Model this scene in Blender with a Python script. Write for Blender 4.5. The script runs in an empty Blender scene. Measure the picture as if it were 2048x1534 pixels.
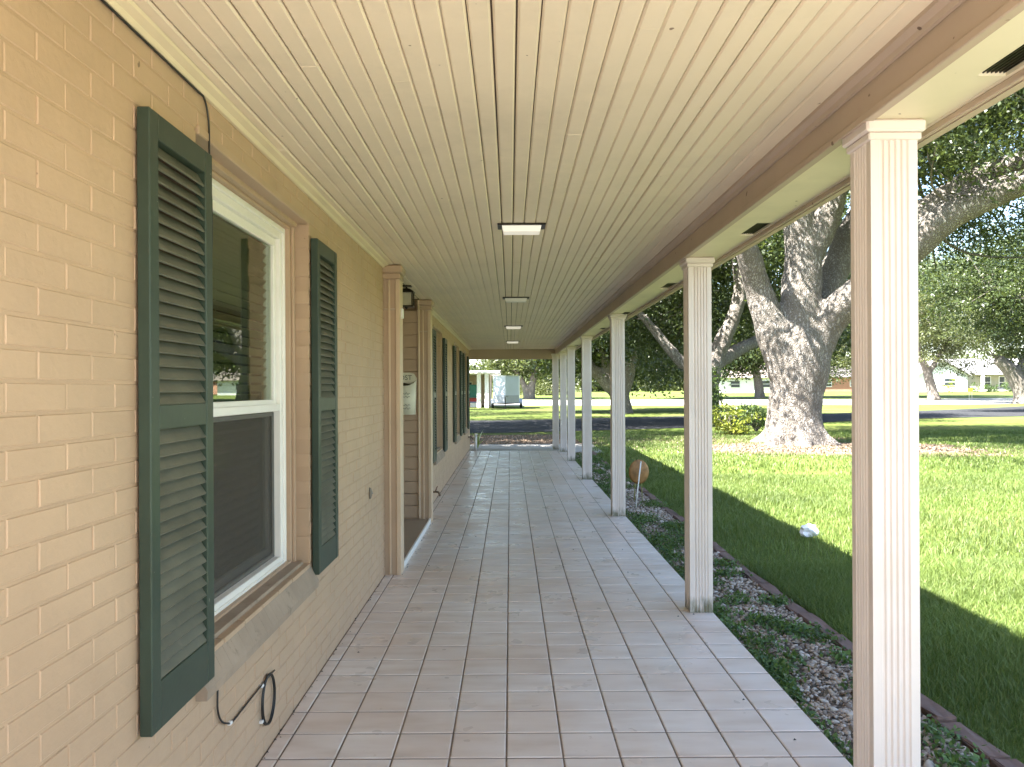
import bpy, bmesh, math, random
import numpy as np
from mathutils import Vector, Matrix
random.seed(7); rng = np.random.default_rng(7)
sc = bpy.context.scene
C = sc.collection
R = math.radians

# ------------------------------------------------------------------ camera
CAMH = 1.47; FPX = 1560.0; VX = 1020.0; VY = 778.0
cam = bpy.data.objects.new('camera', bpy.data.cameras.new('camera')); C.objects.link(cam)
cam.location = (0, 0, CAMH); cam.rotation_euler = (R(90), R(0.3), 0)
cam.data.sensor_width = 36; cam.data.lens = 36*FPX/2048
cam.data.shift_x = 4/2048; cam.data.shift_y = 11/2048
cam.data.clip_start = 0.05; cam.data.clip_end = 2000
sc.camera = cam
# ------------------------------------------------------------------ light
TO_SUN = Vector((-0.656, -0.35, 1.0)).normalized()
w = bpy.data.worlds.new('World'); sc.world = w; w.use_nodes = True
nt = w.node_tree; bg = nt.nodes['Background']
sky = nt.nodes.new('ShaderNodeTexSky'); sky.sky_type = 'NISHITA'; sky.sun_disc = False
sky.sun_elevation = math.asin(TO_SUN.z); sky.sun_rotation = math.atan2(TO_SUN.x, TO_SUN.y)
sky.air_density = 1.0; sky.dust_density = 1.0
nt.links.new(sky.outputs[0], bg.inputs[0]); bg.inputs[1].default_value = 0.072
sun = bpy.data.objects.new('sun', bpy.data.lights.new('sun', 'SUN')); C.objects.link(sun)
sun.data.energy = 5.0; sun.data.angle = R(0.5); sun.data.color = (1.0, 0.965, 0.91)
sun.rotation_euler = TO_SUN.to_track_quat('Z', 'Y').to_euler(); sun.location = (-20, -10, 40)
sc.view_settings.view_transform = 'Standard'; sc.view_settings.look = 'None'
sc.view_settings.gamma = 1; sc.view_settings.use_curve_mapping = False
sc.view_settings.exposure = 3.15
sc.render.engine = 'CYCLES'
sc.cycles.max_bounces = 10; sc.cycles.diffuse_bounces = 8; sc.cycles.glossy_bounces = 4
sc.cycles.transparent_max_bounces = 12; sc.cycles.transmission_bounces = 6

# ------------------------------------------------------------------ helpers
def at(px, py, d):
    return Vector(((px-VX)/FPX*d, d, CAMH-(py-VY)/FPX*d))
def onx(px, py, X):
    d = FPX*X/(px-VX); return Vector((X, d, CAMH-(py-VY)/FPX*d))
def sm(a, b, x):
    t = min(1, max(0, (x-a)/(b-a))); return t*t*(3-2*t)
GZ = -0.12
def gz(x, y):
    r = math.hypot(x, y)
    return GZ + 0.9*sm(60, 150, r)

def tag(o, label=None, cat=None, group=None, kind=None):
    if label: o['label'] = label
    if cat: o['category'] = cat
    if group: o['group'] = group
    if kind: o['kind'] = kind
    return o
def empty(name, loc=(0, 0, 0), label=None, cat=None, group=None, rz=0, kind=None):
    o = bpy.data.objects.new(name, None); C.objects.link(o); o.location = loc
    o.rotation_euler.z = rz; o.empty_display_size = 0.1
    return tag(o, label, cat, group, kind)

class MB:
    def __init__(s): s.v = []; s.f = []; s.smooth = False
    def add(s, vs, fs):
        n = len(s.v); s.v += [tuple(v) for v in vs]; s.f += [tuple(i+n for i in f) for f in fs]; return s
    def box(s, x0, x1, y0, y1, z0, z1):
        return s.add([(x0,y0,z0),(x1,y0,z0),(x1,y1,z0),(x0,y1,z0),(x0,y0,z1),(x1,y0,z1),(x1,y1,z1),(x0,y1,z1)],
            [(3,2,1,0),(4,5,6,7),(0,1,5,4),(1,2,6,5),(2,3,7,6),(3,0,4,7)])
    def bbox(s, x0, x1, y0, y1, z0, z1, b=0.004):
        bm = bmesh.new(); bmesh.ops.create_cube(bm, size=1)
        for v in bm.verts:
            v.co = Vector(((x0+x1)/2+v.co.x*(x1-x0), (y0+y1)/2+v.co.y*(y1-y0), (z0+z1)/2+v.co.z*(z1-z0)))
        b = min(b, .45*min(x1-x0, y1-y0, z1-z0))
        bmesh.ops.bevel(bm, geom=bm.edges[:], offset=b, segments=1, affect='EDGES')
        bm.verts.ensure_lookup_table(); s.bm(bm); bm.free(); return s
    def bm(s, bm):
        bm.verts.index_update()
        return s.add([v.co[:] for v in bm.verts], [[v.index for v in f.verts] for f in bm.faces])
    def prism(s, prof, axis, a, b):
        """closed 2D profile extruded along axis ('x','y','z') from a to b"""
        n = len(prof)
        def P(p, t):
            if axis == 'y': return (p[0], t, p[1])
            if axis == 'x': return (t, p[0], p[1])
            return (p[0], p[1], t)
        vs = [P(p, a) for p in prof]+[P(p, b) for p in prof]
        fs = [(i, (i+1) % n, n+(i+1) % n, n+i) for i in range(n)]+[tuple(range(n))[::-1], tuple(range(n, 2*n))]
        return s.add(vs, fs)
    def tube(s, pts, rad, n=8, cap=True):
        pts = [Vector(p) for p in pts]
        if not isinstance(rad, (list, tuple)): rad = [rad]*len(pts)
        up = None; base = len(s.v); vs = []
        for i, p in enumerate(pts):
            t = (pts[min(i+1, len(pts)-1)]-pts[max(i-1, 0)])
            t = t.normalized() if t.length > 1e-9 else Vector((0, 0, 1))
            if up is None: up = t.orthogonal().normalized()
            u = (up-t*up.dot(t)); u = u.normalized() if u.length > 1e-6 else t.orthogonal().normalized(); up = u
            q = t.cross(u)
            for k in range(n):
                a = 2*math.pi*k/n; vs.append(p+(u*math.cos(a)+q*math.sin(a))*rad[i])
        fs = []
        for i in range(len(pts)-1):
            for k in range(n):
                k2 = (k+1) % n; fs.append((i*n+k, i*n+k2, (i+1)*n+k2, (i+1)*n+k))
        if cap: fs += [tuple(range(n))[::-1], tuple(range((len(pts)-1)*n, len(pts)*n))]
        return s.add(vs, fs)
    def cyl(s, c, r, z0, z1, n=16, r2=None):
        return s.tube([(c[0], c[1], z0), (c[0], c[1], z1)], [r, r if r2 is None else r2], n)
    def rot(s, M):
        s.v = [tuple(M @ Vector(v)) for v in s.v]; return s
    def mesh(s, name='mesh', mat=None, smooth=False):
        me = bpy.data.meshes.new(name); me.from_pydata(s.v, [], s.f); me.validate()
        bm = bmesh.new(); bm.from_mesh(me); bmesh.ops.recalc_face_normals(bm, faces=bm.faces[:]); bm.to_mesh(me); bm.free()
        if mat: me.materials.append(mat)
        if smooth: me.polygons.foreach_set('use_smooth', [True]*len(me.polygons))
        return me
    def build(s, name, mat, parent=None, smooth=False, kind=None):
        o = bpy.data.objects.new(name, s.mesh(name, mat, smooth)); C.objects.link(o)
        if parent: o.parent = parent; o.matrix_parent_inverse = Matrix()
        if kind: o['kind'] = kind
        return o
def link(name, me, parent=None, loc=(0, 0, 0), rot=None):
    o = bpy.data.objects.new(name, me); C.objects.link(o); o.location = loc
    if rot: o.rotation_euler = rot
    if parent: o.parent = parent
    return o
def npmesh(name, verts, faces, mat, smooth=False, col=None):
    """verts (N,3), faces (M,k) numpy; col (N,) value per vertex -> attribute 'rnd'"""
    me = bpy.data.meshes.new(name); N = len(verts); M, k = faces.shape
    me.vertices.add(N); me.vertices.foreach_set('co', verts.astype(np.float32).ravel())
    me.loops.add(M*k); me.loops.foreach_set('vertex_index', faces.astype(np.int32).ravel())
    me.polygons.add(M); me.polygons.foreach_set('loop_start', np.arange(0, M*k, k, dtype=np.int32))
    me.polygons.foreach_set('loop_total', np.full(M, k, dtype=np.int32))
    if smooth: me.polygons.foreach_set('use_smooth', np.ones(M, dtype=bool))
    if col is not None:
        a = me.attributes.new('rnd', 'FLOAT', 'POINT'); a.data.foreach_set('value', col.astype(np.float32))
    me.update(); me.validate()
    if mat: me.materials.append(mat)
    return me
def copy_tree(o, parent=None):
    c = o.copy(); C.objects.link(c); c.parent = parent
    for ch in o.children: copy_tree(ch, c)
    return c

# ------------------------------------------------------------------ materials
def NM(name):
    m = bpy.data.materials.new(name); m.use_nodes = True
    return m, m.node_tree, m.node_tree.nodes['Principled BSDF']
def N(t, typ, **kw):
    n = t.nodes.new(typ)
    for k, v in kw.items():
        if k in n.inputs: n.inputs[k].default_value = v
        else: setattr(n, k, v)
    return n
def ramp(t, fac, stops):
    r = t.nodes.new('ShaderNodeValToRGB'); e = r.color_ramp.elements
    while len(e) < len(stops): e.new(0.5)
    for i, (p, c) in enumerate(stops): e[i].position = p; e[i].color = (*c, 1)
    t.links.new(fac, r.inputs[0]); return r.outputs[0]
def mix(t, fac, a, b, mode='MIX'):
    m = t.nodes.new('ShaderNodeMix'); m.data_type = 'RGBA'; m.blend_type = mode
    for i, x in ((0, fac), (6, a), (7, b)):
        if hasattr(x, 'links') or isinstance(x, bpy.types.NodeSocket): t.links.new(x, m.inputs[i])
        else: m.inputs[i].default_value = x if i == 0 else (*x, 1)
    return m.outputs[2]
def pos(t): return t.nodes.new('ShaderNodeNewGeometry').outputs['Position']
def noise(t, scale, detail=4, vec=None, rough=.55, dist=0):
    n = N(t, 'ShaderNodeTexNoise', Scale=scale, Detail=detail, Roughness=rough, Distortion=dist)
    t.links.new(vec if vec else pos(t), n.inputs['Vector']); return n.outputs['Fac']
def mapping(t, scale, vec=None, loc=(0, 0, 0)):
    n = t.nodes.new('ShaderNodeMapping'); n.inputs['Scale'].default_value = scale; n.inputs['Location'].default_value = loc
    t.links.new(vec if vec else pos(t), n.inputs[0]); return n.outputs[0]
def bump(t, h, strength, dist=.01, normal=None):
    b = N(t, 'ShaderNodeBump', Strength=strength, Distance=dist); t.links.new(h, b.inputs['Height'])
    if normal: t.links.new(normal, b.inputs['Normal'])
    return b.outputs[0]
def paint(name, col, rough=.55, var=.10, nscale=3.0, bscale=60, bst=.15, grime=None, spec=.4, specks=None):
    m, t, p = NM(name); p.inputs['Roughness'].default_value = rough; p.inputs['Specular IOR Level'].default_value = spec
    dark = tuple(c*(1-var*1.6) for c in col); lite = tuple(min(1, c*(1+var)) for c in col)
    c = ramp(t, noise(t, nscale, 5), [(.3, dark), (.7, lite)])
    if grime:
        g = ramp(t, noise(t, grime[1], 6, rough=.7), [(grime[2], (0, 0, 0)), (grime[2]+.1, (1, 1, 1))])
        c = mix(t, g, c, grime[0])
    if specks:   # flecks, scuffs and nail holes: (colour, scale, threshold)
        k = ramp(t, noise(t, specks[1], 2, rough=.4), [(specks[2], (0, 0, 0)), (specks[2]+.03, (1, 1, 1))])
        c = mix(t, k, c, specks[0])
        st = ramp(t, noise(t, 1.1, 6, mapping(t, (1, 1, .5)), rough=.75), [(.52, (0, 0, 0)), (.75, (.35, .35, .35))])
        c = mix(t, st, c, tuple(x*.62 for x in col))
    t.links.new(c, p.inputs['Base Color'])
    t.links.new(bump(t, noise(t, bscale, 4), bst, .004), p.inputs['Normal'])
    return m
def plain(name, col, rough=.5, metal=0):
    m, t, p = NM(name); p.inputs['Roughness'].default_value = rough; p.inputs['Metallic'].default_value = metal
    c = ramp(t, noise(t, 14, 3), [(.3, tuple(x*.88 for x in col)), (.7, col)]); t.links.new(c, p.inputs['Base Color'])
    return m

M = {}
M['brick'] = paint('painted_brick', (.485, .338, .222), .5, .06, 2.2, 45, .4, ((.40, .275, .175), 9, .73), specks=((.20, .14, .09), 24, .76))
M['mortar'] = paint('painted_mortar', (.47, .328, .215), .6, .05, 2.5, 70, .5)
M['strip'] = paint('light_tan_strip', (.60, .45, .31), .45, .05, 3, 40, .1)
M['trim'] = paint('tan_trim_paint', (.46, .325, .22), .45, .06, 3, 40, .1)
M['beam'] = paint('beam_paint', (.47, .365, .275), .5, .06, 1.6, 30, .15, ((.36, .26, .18), 5, .68), specks=((.14, .09, .06), 22, .74))
M['ceil'] = paint('cream_board_paint', (.77, .655, .485), .45, .04, 1.3, 50, .12, ((.69, .575, .41), 3.5, .68), specks=((.22, .15, .09), 30, .775))
M['gap'] = plain('dark_gap', (.10, .07, .045), .9)
M['soffit'] = paint('soffit_paint', (.75, .665, .48), .5, .06, 1.6, 40, .1, ((.60, .50, .31), 4, .7), specks=((.2, .14, .08), 26, .76))
M['mould'] = paint('cream_moulding_paint', (.70, .59, .40), .45, .05, 3, 40, .1)
M['vinyl'] = paint('white_vinyl', (.82, .80, .75), .3, .03, 5, 60, .03)
M['sill'] = paint('grimy_sill_paint', (.34, .26, .19), .7, .12, 6, 50, .4, ((.22, .17, .12), 14, .6))
M['green'] = paint('dark_green_paint', (.034, .053, .037), .38, .10, 6, 60, .08, ((.07, .075, .06), 18, .70), specks=((.30, .29, .25), 60, .77))
M['louver'] = paint('light_tinted_green_louver', (.112, .112, .082), .42, .14, 7, 50, .1, ((.14, .13, .095), 12, .62))  # same green as the frame; light on the tilted slats mixed into the colour
M['black'] = plain('black_rubber', (.015, .014, .013), .45)
M['white'] = plain('white_plastic', (.8, .79, .76), .4)
M['bronze'] = plain('dark_bronze', (.05, .04, .03), .4, .6)
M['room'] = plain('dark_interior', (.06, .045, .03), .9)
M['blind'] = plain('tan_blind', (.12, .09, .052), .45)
M['screen'] = plain('dark_screen_frame', (.10, .095, .085), .5)
M['steel'] = plain('grey_steel', (.32, .32, .32), .4, .7)
M['rust'] = paint('rusty_brown', (.30, .15, .05), .6, .25, 14, 40, .3)
M['tyre'] = plain('tyre_rubber', (.02, .02, .02), .8)
M['concrete'] = paint('concrete', (.42, .39, .35), .85, .12, 1.2, 30, .3, ((.28, .25, .21), 2.5, .62))
M['edging'] = paint('red_brown_edging', (.155, .095, .072), .85, .22, 5, 45, .6, ((.13, .10, .08), 6, .6))
M['alcove'] = paint('brown_painted_step', (.36, .27, .19), .4, .1, 3, 30, .15)

# column paint, grime at the foot
def m_column():
    m, t, p = NM('column_paint'); p.inputs['Roughness'].default_value = .5
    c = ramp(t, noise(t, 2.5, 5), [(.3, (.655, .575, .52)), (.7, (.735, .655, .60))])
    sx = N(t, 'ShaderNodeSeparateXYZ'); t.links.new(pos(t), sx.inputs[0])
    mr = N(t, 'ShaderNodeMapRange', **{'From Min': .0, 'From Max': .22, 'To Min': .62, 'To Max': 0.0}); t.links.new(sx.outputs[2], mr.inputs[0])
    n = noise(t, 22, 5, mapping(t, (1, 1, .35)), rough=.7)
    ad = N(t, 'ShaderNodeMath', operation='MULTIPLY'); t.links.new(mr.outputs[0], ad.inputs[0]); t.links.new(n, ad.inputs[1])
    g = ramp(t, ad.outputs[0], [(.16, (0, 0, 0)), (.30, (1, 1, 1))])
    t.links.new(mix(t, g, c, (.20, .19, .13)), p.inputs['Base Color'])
    t.links.new(bump(t, noise(t, 70, 3), .1, .003), p.inputs['Normal']); return m
M['column'] = m_column()

TILE = .2275; TX0 = -.932; TY0 = 3.109
def m_tile():
    m, t, p = NM('ceramic_tile')
    mp = mapping(t, (1/TILE, 1/TILE, 0), loc=(-TX0/TILE, -TY0/TILE, 0))
    fl = N(t, 'ShaderNodeVectorMath', operation='FLOOR'); t.links.new(mp, fl.inputs[0])
    wn = N(t, 'ShaderNodeTexWhiteNoise', noise_dimensions='2D'); t.links.new(fl.outputs[0], wn.inputs['Vector'])
    # each tile gets its own patch of the mottling
    sc_ = N(t, 'ShaderNodeVectorMath', operation='SCALE'); sc_.inputs[3].default_value = 7.0; t.links.new(wn.outputs['Color'], sc_.inputs[0])
    ad = N(t, 'ShaderNodeVectorMath', operation='ADD'); t.links.new(pos(t), ad.inputs[0]); t.links.new(sc_.outputs[0], ad.inputs[1])
    a = noise(t, 7, 3, mapping(t, (.45, 1.6, 1), ad.outputs[0]), rough=.5)
    c = ramp(t, a, [(.28, (.60, .50, .43)), (.5, (.72, .635, .57)), (.72, (.79, .72, .665))])
    c = mix(t, .22, c, ramp(t, wn.outputs['Value'], [(0, (.56, .46, .39)), (1, (.76, .71, .67))]))
    big = ramp(t, noise(t, 1.1, 4), [(.40, (0, 0, 0)), (.68, (1, 1, 1))])
    c = mix(t, mixf(t, big, .50), c, (.60, .43, .32))
    t.links.new(c, p.inputs['Base Color'])
    r = ramp(t, noise(t, 3.2, 3), [(.3, (.24,)*3), (.7, (.42,)*3)]); t.links.new(r, p.inputs['Roughness'])
    sk = ramp(t, noise(t, 26, 4, rough=.6), [(.66, (0, 0, 0)), (.72, (1, 1, 1))]); c = mix(t, mixf(t, sk, .35), c, (.40, .30, .23)); t.links.new(c, p.inputs['Base Color'])
    t.links.new(bump(t, noise(t, 20, 2), .06, .003), p.inputs['Normal']); return m
def mixf(t, s, k):
    n = N(t, 'ShaderNodeMath', operation='MULTIPLY'); t.links.new(s, n.inputs[0]); n.inputs[1].default_value = k; return n.outputs[0]
M['tile'] = m_tile()
M['grout'] = paint('grout', (.21, .16, .12), .85, .18, 6, 90, .5, ((.12, .09, .065), 4, .55))

def m_glass():
    m, t, p = NM('window_glass'); t.nodes.remove(p)
    o = t.nodes['Material Output']; g = N(t, 'ShaderNodeBsdfGlossy', Roughness=.01); g.inputs[0].default_value = (.95, 1, .97, 1)
    tr = t.nodes.new('ShaderNodeBsdfTransparent'); tr.inputs[0].default_value = (.76, .82, .72, 1)
    lw = N(t, 'ShaderNodeLayerWeight', Blend=.5); pw = N(t, 'ShaderNodeMath', operation='POWER'); t.links.new(lw.outputs['Facing'], pw.inputs[0]); pw.inputs[1].default_value = 5
    fr = N(t, 'ShaderNodeMath', operation='MULTIPLY_ADD'); t.links.new(pw.outputs[0], fr.inputs[0]); fr.inputs[1].default_value = .95; fr.inputs[2].default_value = .045
    mx = t.nodes.new('ShaderNodeMixShader')
    t.links.new(fr.outputs[0], mx.inputs[0]); t.links.new(tr.outputs[0], mx.inputs[1]); t.links.new(g.outputs[0], mx.inputs[2])
    t.links.new(mx.outputs[0], o.inputs[0]); return m
M['glass'] = m_glass()
def m_mesh_screen():
    m, t, p = NM('insect_screen'); t.nodes.remove(p); o = t.nodes['Material Output']
    d = N(t, 'ShaderNodeBsdfDiffuse'); d.inputs[0].default_value = (.10, .09, .075, 1)
    tr = t.nodes.new('ShaderNodeBsdfTransparent'); mx = t.nodes.new('ShaderNodeMixShader'); mx.inputs[0].default_value = .55
    t.links.new(tr.outputs[0], mx.inputs[1]); t.links.new(d.outputs[0], mx.inputs[2]); t.links.new(mx.outputs[0], o.inputs[0]); return m
M['mesh'] = m_mesh_screen()
def m_lens(name, e):
    m, t, p = NM(name); p.inputs['Base Color'].default_value = (.85, .82, .78, 1); p.inputs['Roughness'].default_value = .4
    p.inputs['Emission Color'].default_value = (1, .9, .78, 1); p.inputs['Emission Strength'].default_value = e
    t.links.new(bump(t, noise(t, 60, 2), .2, .003), p.inputs['Normal']); return m
M['lens_on'] = m_lens('lit_frosted_lens', .05); M['lens_off'] = m_lens('frosted_lens', 0)

def m_leaf(name, dark, lite, rough=.38, nsc=1.1, trans=.35):
    m, t, p = NM(name); o = t.nodes['Material Output']
    a = N(t, 'ShaderNodeAttribute', attribute_name='rnd')
    c = ramp(t, a.outputs['Fac'], [(0, dark), (1, lite)])
    big = ramp(t, noise(t, nsc, 3), [(.35, (.72, .72, .72)), (.65, (1.15, 1.12, 1.05))])
    c = mix(t, 1.0, c, big, 'MULTIPLY')
    t.links.new(c, p.inputs['Base Color']); p.inputs['Roughness'].default_value = rough
    tl = t.nodes.new('ShaderNodeBsdfTranslucent'); t.links.new(mix(t, .5, c, (.16, .20, .03)), tl.inputs[0])
    mx = t.nodes.new('ShaderNodeMixShader'); mx.inputs[0].default_value = trans
    t.links.new(p.outputs[0], mx.inputs[1]); t.links.new(tl.outputs[0], mx.inputs[2]); t.links.new(mx.outputs[0], o.inputs[0]); return m
M['oak_leaf'] = m_leaf('oak_leaf', (.030, .048, .018), (.085, .115, .040))
M['far_leaf'] = m_leaf('far_leaf', (.036, .052, .018), (.11, .13, .045), .5, .35)
M['pale_leaf'] = m_leaf('pale_leaf', (.045, .060, .020), (.135, .15, .055), .5, .3)
M['lime_leaf'] = m_leaf('lime_leaf', (.15, .20, .022), (.34, .37, .05), .45, 2)
M['shrub_leaf'] = m_leaf('shrub_leaf', (.035, .07, .018), (.09, .15, .035), .45, 2)
M['weed_leaf'] = m_leaf('weed_leaf', (.05, .11, .025), (.14, .23, .055), .5, 4)
M['grass'] = m_leaf('grass_blade', (.075, .135, .022), (.205, .265, .075), .55, .45, .4)
M['straw'] = m_leaf('dry_leaf', (.13, .095, .065), (.34, .27, .20), .8, 3, .1)

def m_bark():
    m, t, p = NM('oak_bark'); p.inputs['Roughness'].default_value = .95; p.inputs['Specular IOR Level'].default_value = .15
    v = mapping(t, (1, 1, .14))
    wv = N(t, 'ShaderNodeTexVoronoi', Scale=17.0, feature='DISTANCE_TO_EDGE'); 
    dn = N(t, 'ShaderNodeTexNoise', Scale=6.0, Detail=4.0); t.links.new(pos(t), dn.inputs['Vector'])
    av = N(t, 'ShaderNodeVectorMath', operation='MULTIPLY_ADD'); t.links.new(dn.outputs['Color'], av.inputs[0]); av.inputs[1].default_value = (.22, .22, .2); t.links.new(v, av.inputs[2])
    t.links.new(av.outputs[0], wv.inputs['Vector'])
    cr = ramp(t, wv.outputs['Distance'], [(0, (0, 0, 0)), (.30, (1, 1, 1))])
    n2 = noise(t, 2.0, 5)
    c = ramp(t, n2, [(.3, (.225, .203, .18)), (.7, (.385, .358, .325))])
    c = mix(t, cr, (.135, .115, .095), c)
    t.links.new(c, p.inputs['Base Color'])
    h = N(t, 'ShaderNodeMath', operation='MULTIPLY_ADD'); t.links.new(cr, h.inputs[0]); h.inputs[1].default_value = .8
    t.links.new(noise(t, 30, 4), h.inputs[2])
    t.links.new(bump(t, h.outputs[0], .9, .05), p.inputs['Normal']); return m
M['bark'] = m_bark()

def m_ground():
    m, t, p = NM('lawn_ground'); p.inputs['Roughness'].default_value = .95; p.inputs['Specular IOR Level'].default_value = .1
    a = noise(t, .25, 5); b = noise(t, 26, 5, rough=.7)
    c = ramp(t, a, [(.32, (.075, .11, .024)), (.5, (.115, .145, .038)), (.70, (.16, .17, .06))])
    c = mix(t, ramp(t, b, [(.35, (0, 0, 0)), (.7, (1, 1, 1))]), mix(t, 1., c, (.6, .65, .55), 'MULTIPLY'), mix(t, 1., c, (1.25, 1.2, 1.15), 'MULTIPLY'))
    t.links.new(c, p.inputs['Base Color']); t.links.new(bump(t, b, .7, .05), p.inputs['Normal']); return m
M['ground'] = m_ground()
def m_soil(name, c0, c1, c2, s=14):
    m, t, p = NM(name); p.inputs['Roughness'].default_value = .95; p.inputs['Specular IOR Level'].default_value = .1
    b = noise(t, s, 6, rough=.75)
    c = ramp(t, b, [(.32, c0), (.5, c1), (.70, c2)]); t.links.new(c, p.inputs['Base Color'])
    t.links.new(bump(t, b, .8, .04), p.inputs['Normal']); return m
M['mulch'] = m_soil('leaf_litter_mulch', (.075, .05, .034), (.15, .105, .075), (.27, .20, .145))
M['soil'] = m_soil('gravel_bed_soil', (.05, .038, .028), (.11, .085, .06), (.22, .18, .14), 30)
M['asphalt'] = m_soil('asphalt', (.026, .027, .030), (.038, .039, .042), (.058, .057, .058), 30)
M['road'] = m_soil('pale_road', (.26, .25, .23), (.34, .325, .30), (.42, .40, .37), 4)
def m_stone():
    m, t, p = NM('pebble'); p.inputs['Roughness'].default_value = .75
    a = N(t, 'ShaderNodeAttribute', attribute_name='rnd')
    c = ramp(t, a.outputs['Fac'], [(0, (.09, .058, .036)), (.3, (.24, .165, .11)), (.55, (.40, .31, .22)), (.8, (.50, .42, .33)), (1, (.64, .59, .52))])
    c = mix(t, .35, c, ramp(t, noise(t, 80, 3), [(.3, (.12, .085, .06)), (.7, (.5, .42, .35))]), 'MIX')
    t.links.new(c, p.inputs['Base Color']); t.links.new(bump(t, noise(t, 140, 3), .3, .002), p.inputs['Normal']); return m
M['stone'] = m_stone()

# ================================================================== GROUND
def sheet(name, poly, z, mat, parent=None, sub=0):
    bm = bmesh.new(); vs = [bm.verts.new((x, y, z)) for x, y in poly]; bm.faces.new(vs)
    bmesh.ops.triangulate(bm, faces=bm.faces[:])
    mb = MB(); mb.bm(bm); bm.free(); o = mb.build(name, mat, parent); return tag(o, kind='structure')
def lawn():
    xs = np.concatenate([np.linspace(-600, -60, 10), np.linspace(-50, 60, 56), np.linspace(75, 600, 10)])
    ys = np.concatenate([np.linspace(-300, -20, 8), np.linspace(-10, 160, 86), np.linspace(180, 900, 12)])
    g = np.array([[(x, y, gz(x, y)) for x in xs] for y in ys]); ny, nx = len(ys), len(xs)
    i = np.arange(ny*nx).reshape(ny, nx)
    f = np.stack([i[:-1, :-1], i[:-1, 1:], i[1:, 1:], i[1:, :-1]], -1).reshape(-1, 4)
    me = npmesh('lawn', g.reshape(-1, 3), f, M['ground'], True)
    return tag(link('lawn', me), kind='structure')
lawn()
def band(name, pts, mat, dz):
    """pts: list of (near(x,y), far(x,y)) pairs"""
    vs = []; fs = []
    for (a, b) in pts:
        for k in range(5):
            x = a[0]+(b[0]-a[0])*k/4; y = a[1]+(b[1]-a[1])*k/4; vs.append((x, y, gz(x, y)+dz))
    for i in range(len(pts)-1):
        for k in range(4): fs.append((i*5+k, i*5+k+1, (i+1)*5+k+1, (i+1)*5+k))
    mb = MB(); mb.add(vs, fs); return tag(mb.build(name, mat), kind='structure')
def interp(pts, n):
    out = []
    for i in range(len(pts)-1):
        for k in range(n):
            t = k/n; (a, b), (c, d) = pts[i], pts[i+1]
            out.append(((a[0]+(c[0]-a[0])*t, a[1]+(c[1]-a[1])*t), (b[0]+(d[0]-b[0])*t, b[1]+(d[1]-b[1])*t)))
    return out+[pts[-1]]
band('driveway', interp([((-30, 27), (-30, 39)), ((0, 28.2), (0, 39.5)), ((7, 31), (7, 43)), ((19, 38.5), (19, 47)), ((28, 41.5), (28, 52)), ((45, 44), (42, 62)), ((90, 50), (90, 80))], 6), M['asphalt'], .012)
band('street', interp([((-120, 71), (-120, 92)), ((0, 73), (0, 93)), ((40, 66), (40, 84)), ((140, 62), (140, 76))], 12), M['road'], .014)
# dirt and leaf litter strip past the porch
def blob(name, cx, cy, rx, ry, mat, dz, n=48, wob=.22, seed=1):
    r = random.Random(seed); ph = [r.uniform(0, 6.28) for _ in range(5)]
    poly = []
    for i in range(n):
        a = 2*math.pi*i/n; k = 1+wob*sum(math.sin((j+2)*a+ph[j])/(j+1.5) for j in range(5))
        poly.append((cx+rx*k*math.cos(a), cy+ry*k*math.sin(a)))
    return sheet(name, poly, GZ+dz, mat)
blob('leaf_litter_ground', 1.5, 24.4, 9, 2.7, M['mulch'], .006, seed=3, wob=.15)
blob('mulch_ring', 8.4, 20.2, 4.3, 2.3, M['mulch'], .009, seed=5)
apron = tag(MB().box(-3.5, 2.3, 19.2, 22.0, GZ-.2, GZ+.03).build('concrete_apron', M['concrete']), kind='structure')
patio = tag(MB().box(-10, 9, -12, -.71, GZ-.2, GZ+.02).build('concrete_patio', paint('pale_concrete', (.42, .40, .37), .85, .08, 1.2, 30, .3)), kind='structure')

# ================================================================== PORCH FLOOR
PY0, PY1, PEND = -.7, 18.6, 19.2
floor = tag(MB().box(-1.02, 1.327, PY0, PEND, GZ-.25, -.0042).build('porch_floor', M['grout']), kind='structure')
tag(floor, None)
def tilemesh(name, w, l, z=.0):
    g = .0038; gy = .0056; b = .004; mb = MB()
    x0, x1, y0, y1 = -w/2+g, w/2-g, -l/2+gy, l/2-gy
    mb.add([(x0,y0,-.006),(x1,y0,-.006),(x1,y1,-.006),(x0,y1,-.006),(x0,y0,z-.0025),(x1,y0,z-.0025),(x1,y1,z-.0025),(x0,y1,z-.0025),
            (x0+b,y0+b,z),(x1-b,y0+b,z),(x1-b,y1-b,z),(x0+b,y1-b,z)],
           [(0,1,5,4),(1,2,6,5),(2,3,7,6),(3,0,4,7),(4,5,9,8),(5,6,10,9),(6,7,11,10),(7,4,8,11),(8,9,10,11)])
    return mb
cols = [(-1.0, TX0)]+[(TX0+i*TILE, TX0+(i+1)*TILE) for i in range(9)]+[(TX0+9*TILE, 1.327)]
k0 = math.ceil((PY0-TY0)/TILE); k1 = math.floor((PY1-TY0)/TILE)
cells = []
for ci, (a, b) in enumerate(cols):
    for k in range(k0, k1):
        cells.append((ci, (a+b)/2, TY0+(k+.5)*TILE, b-a))
vis = sorted([c for c in cells if c[2] > 2.7], key=lambda c: c[2]-(.0 if c[3] > .1 else -8))[:300]
visset = set((c[0], c[2]) for c in vis)
tmesh = {}
rest = MB(); r = random.Random(11)
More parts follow.
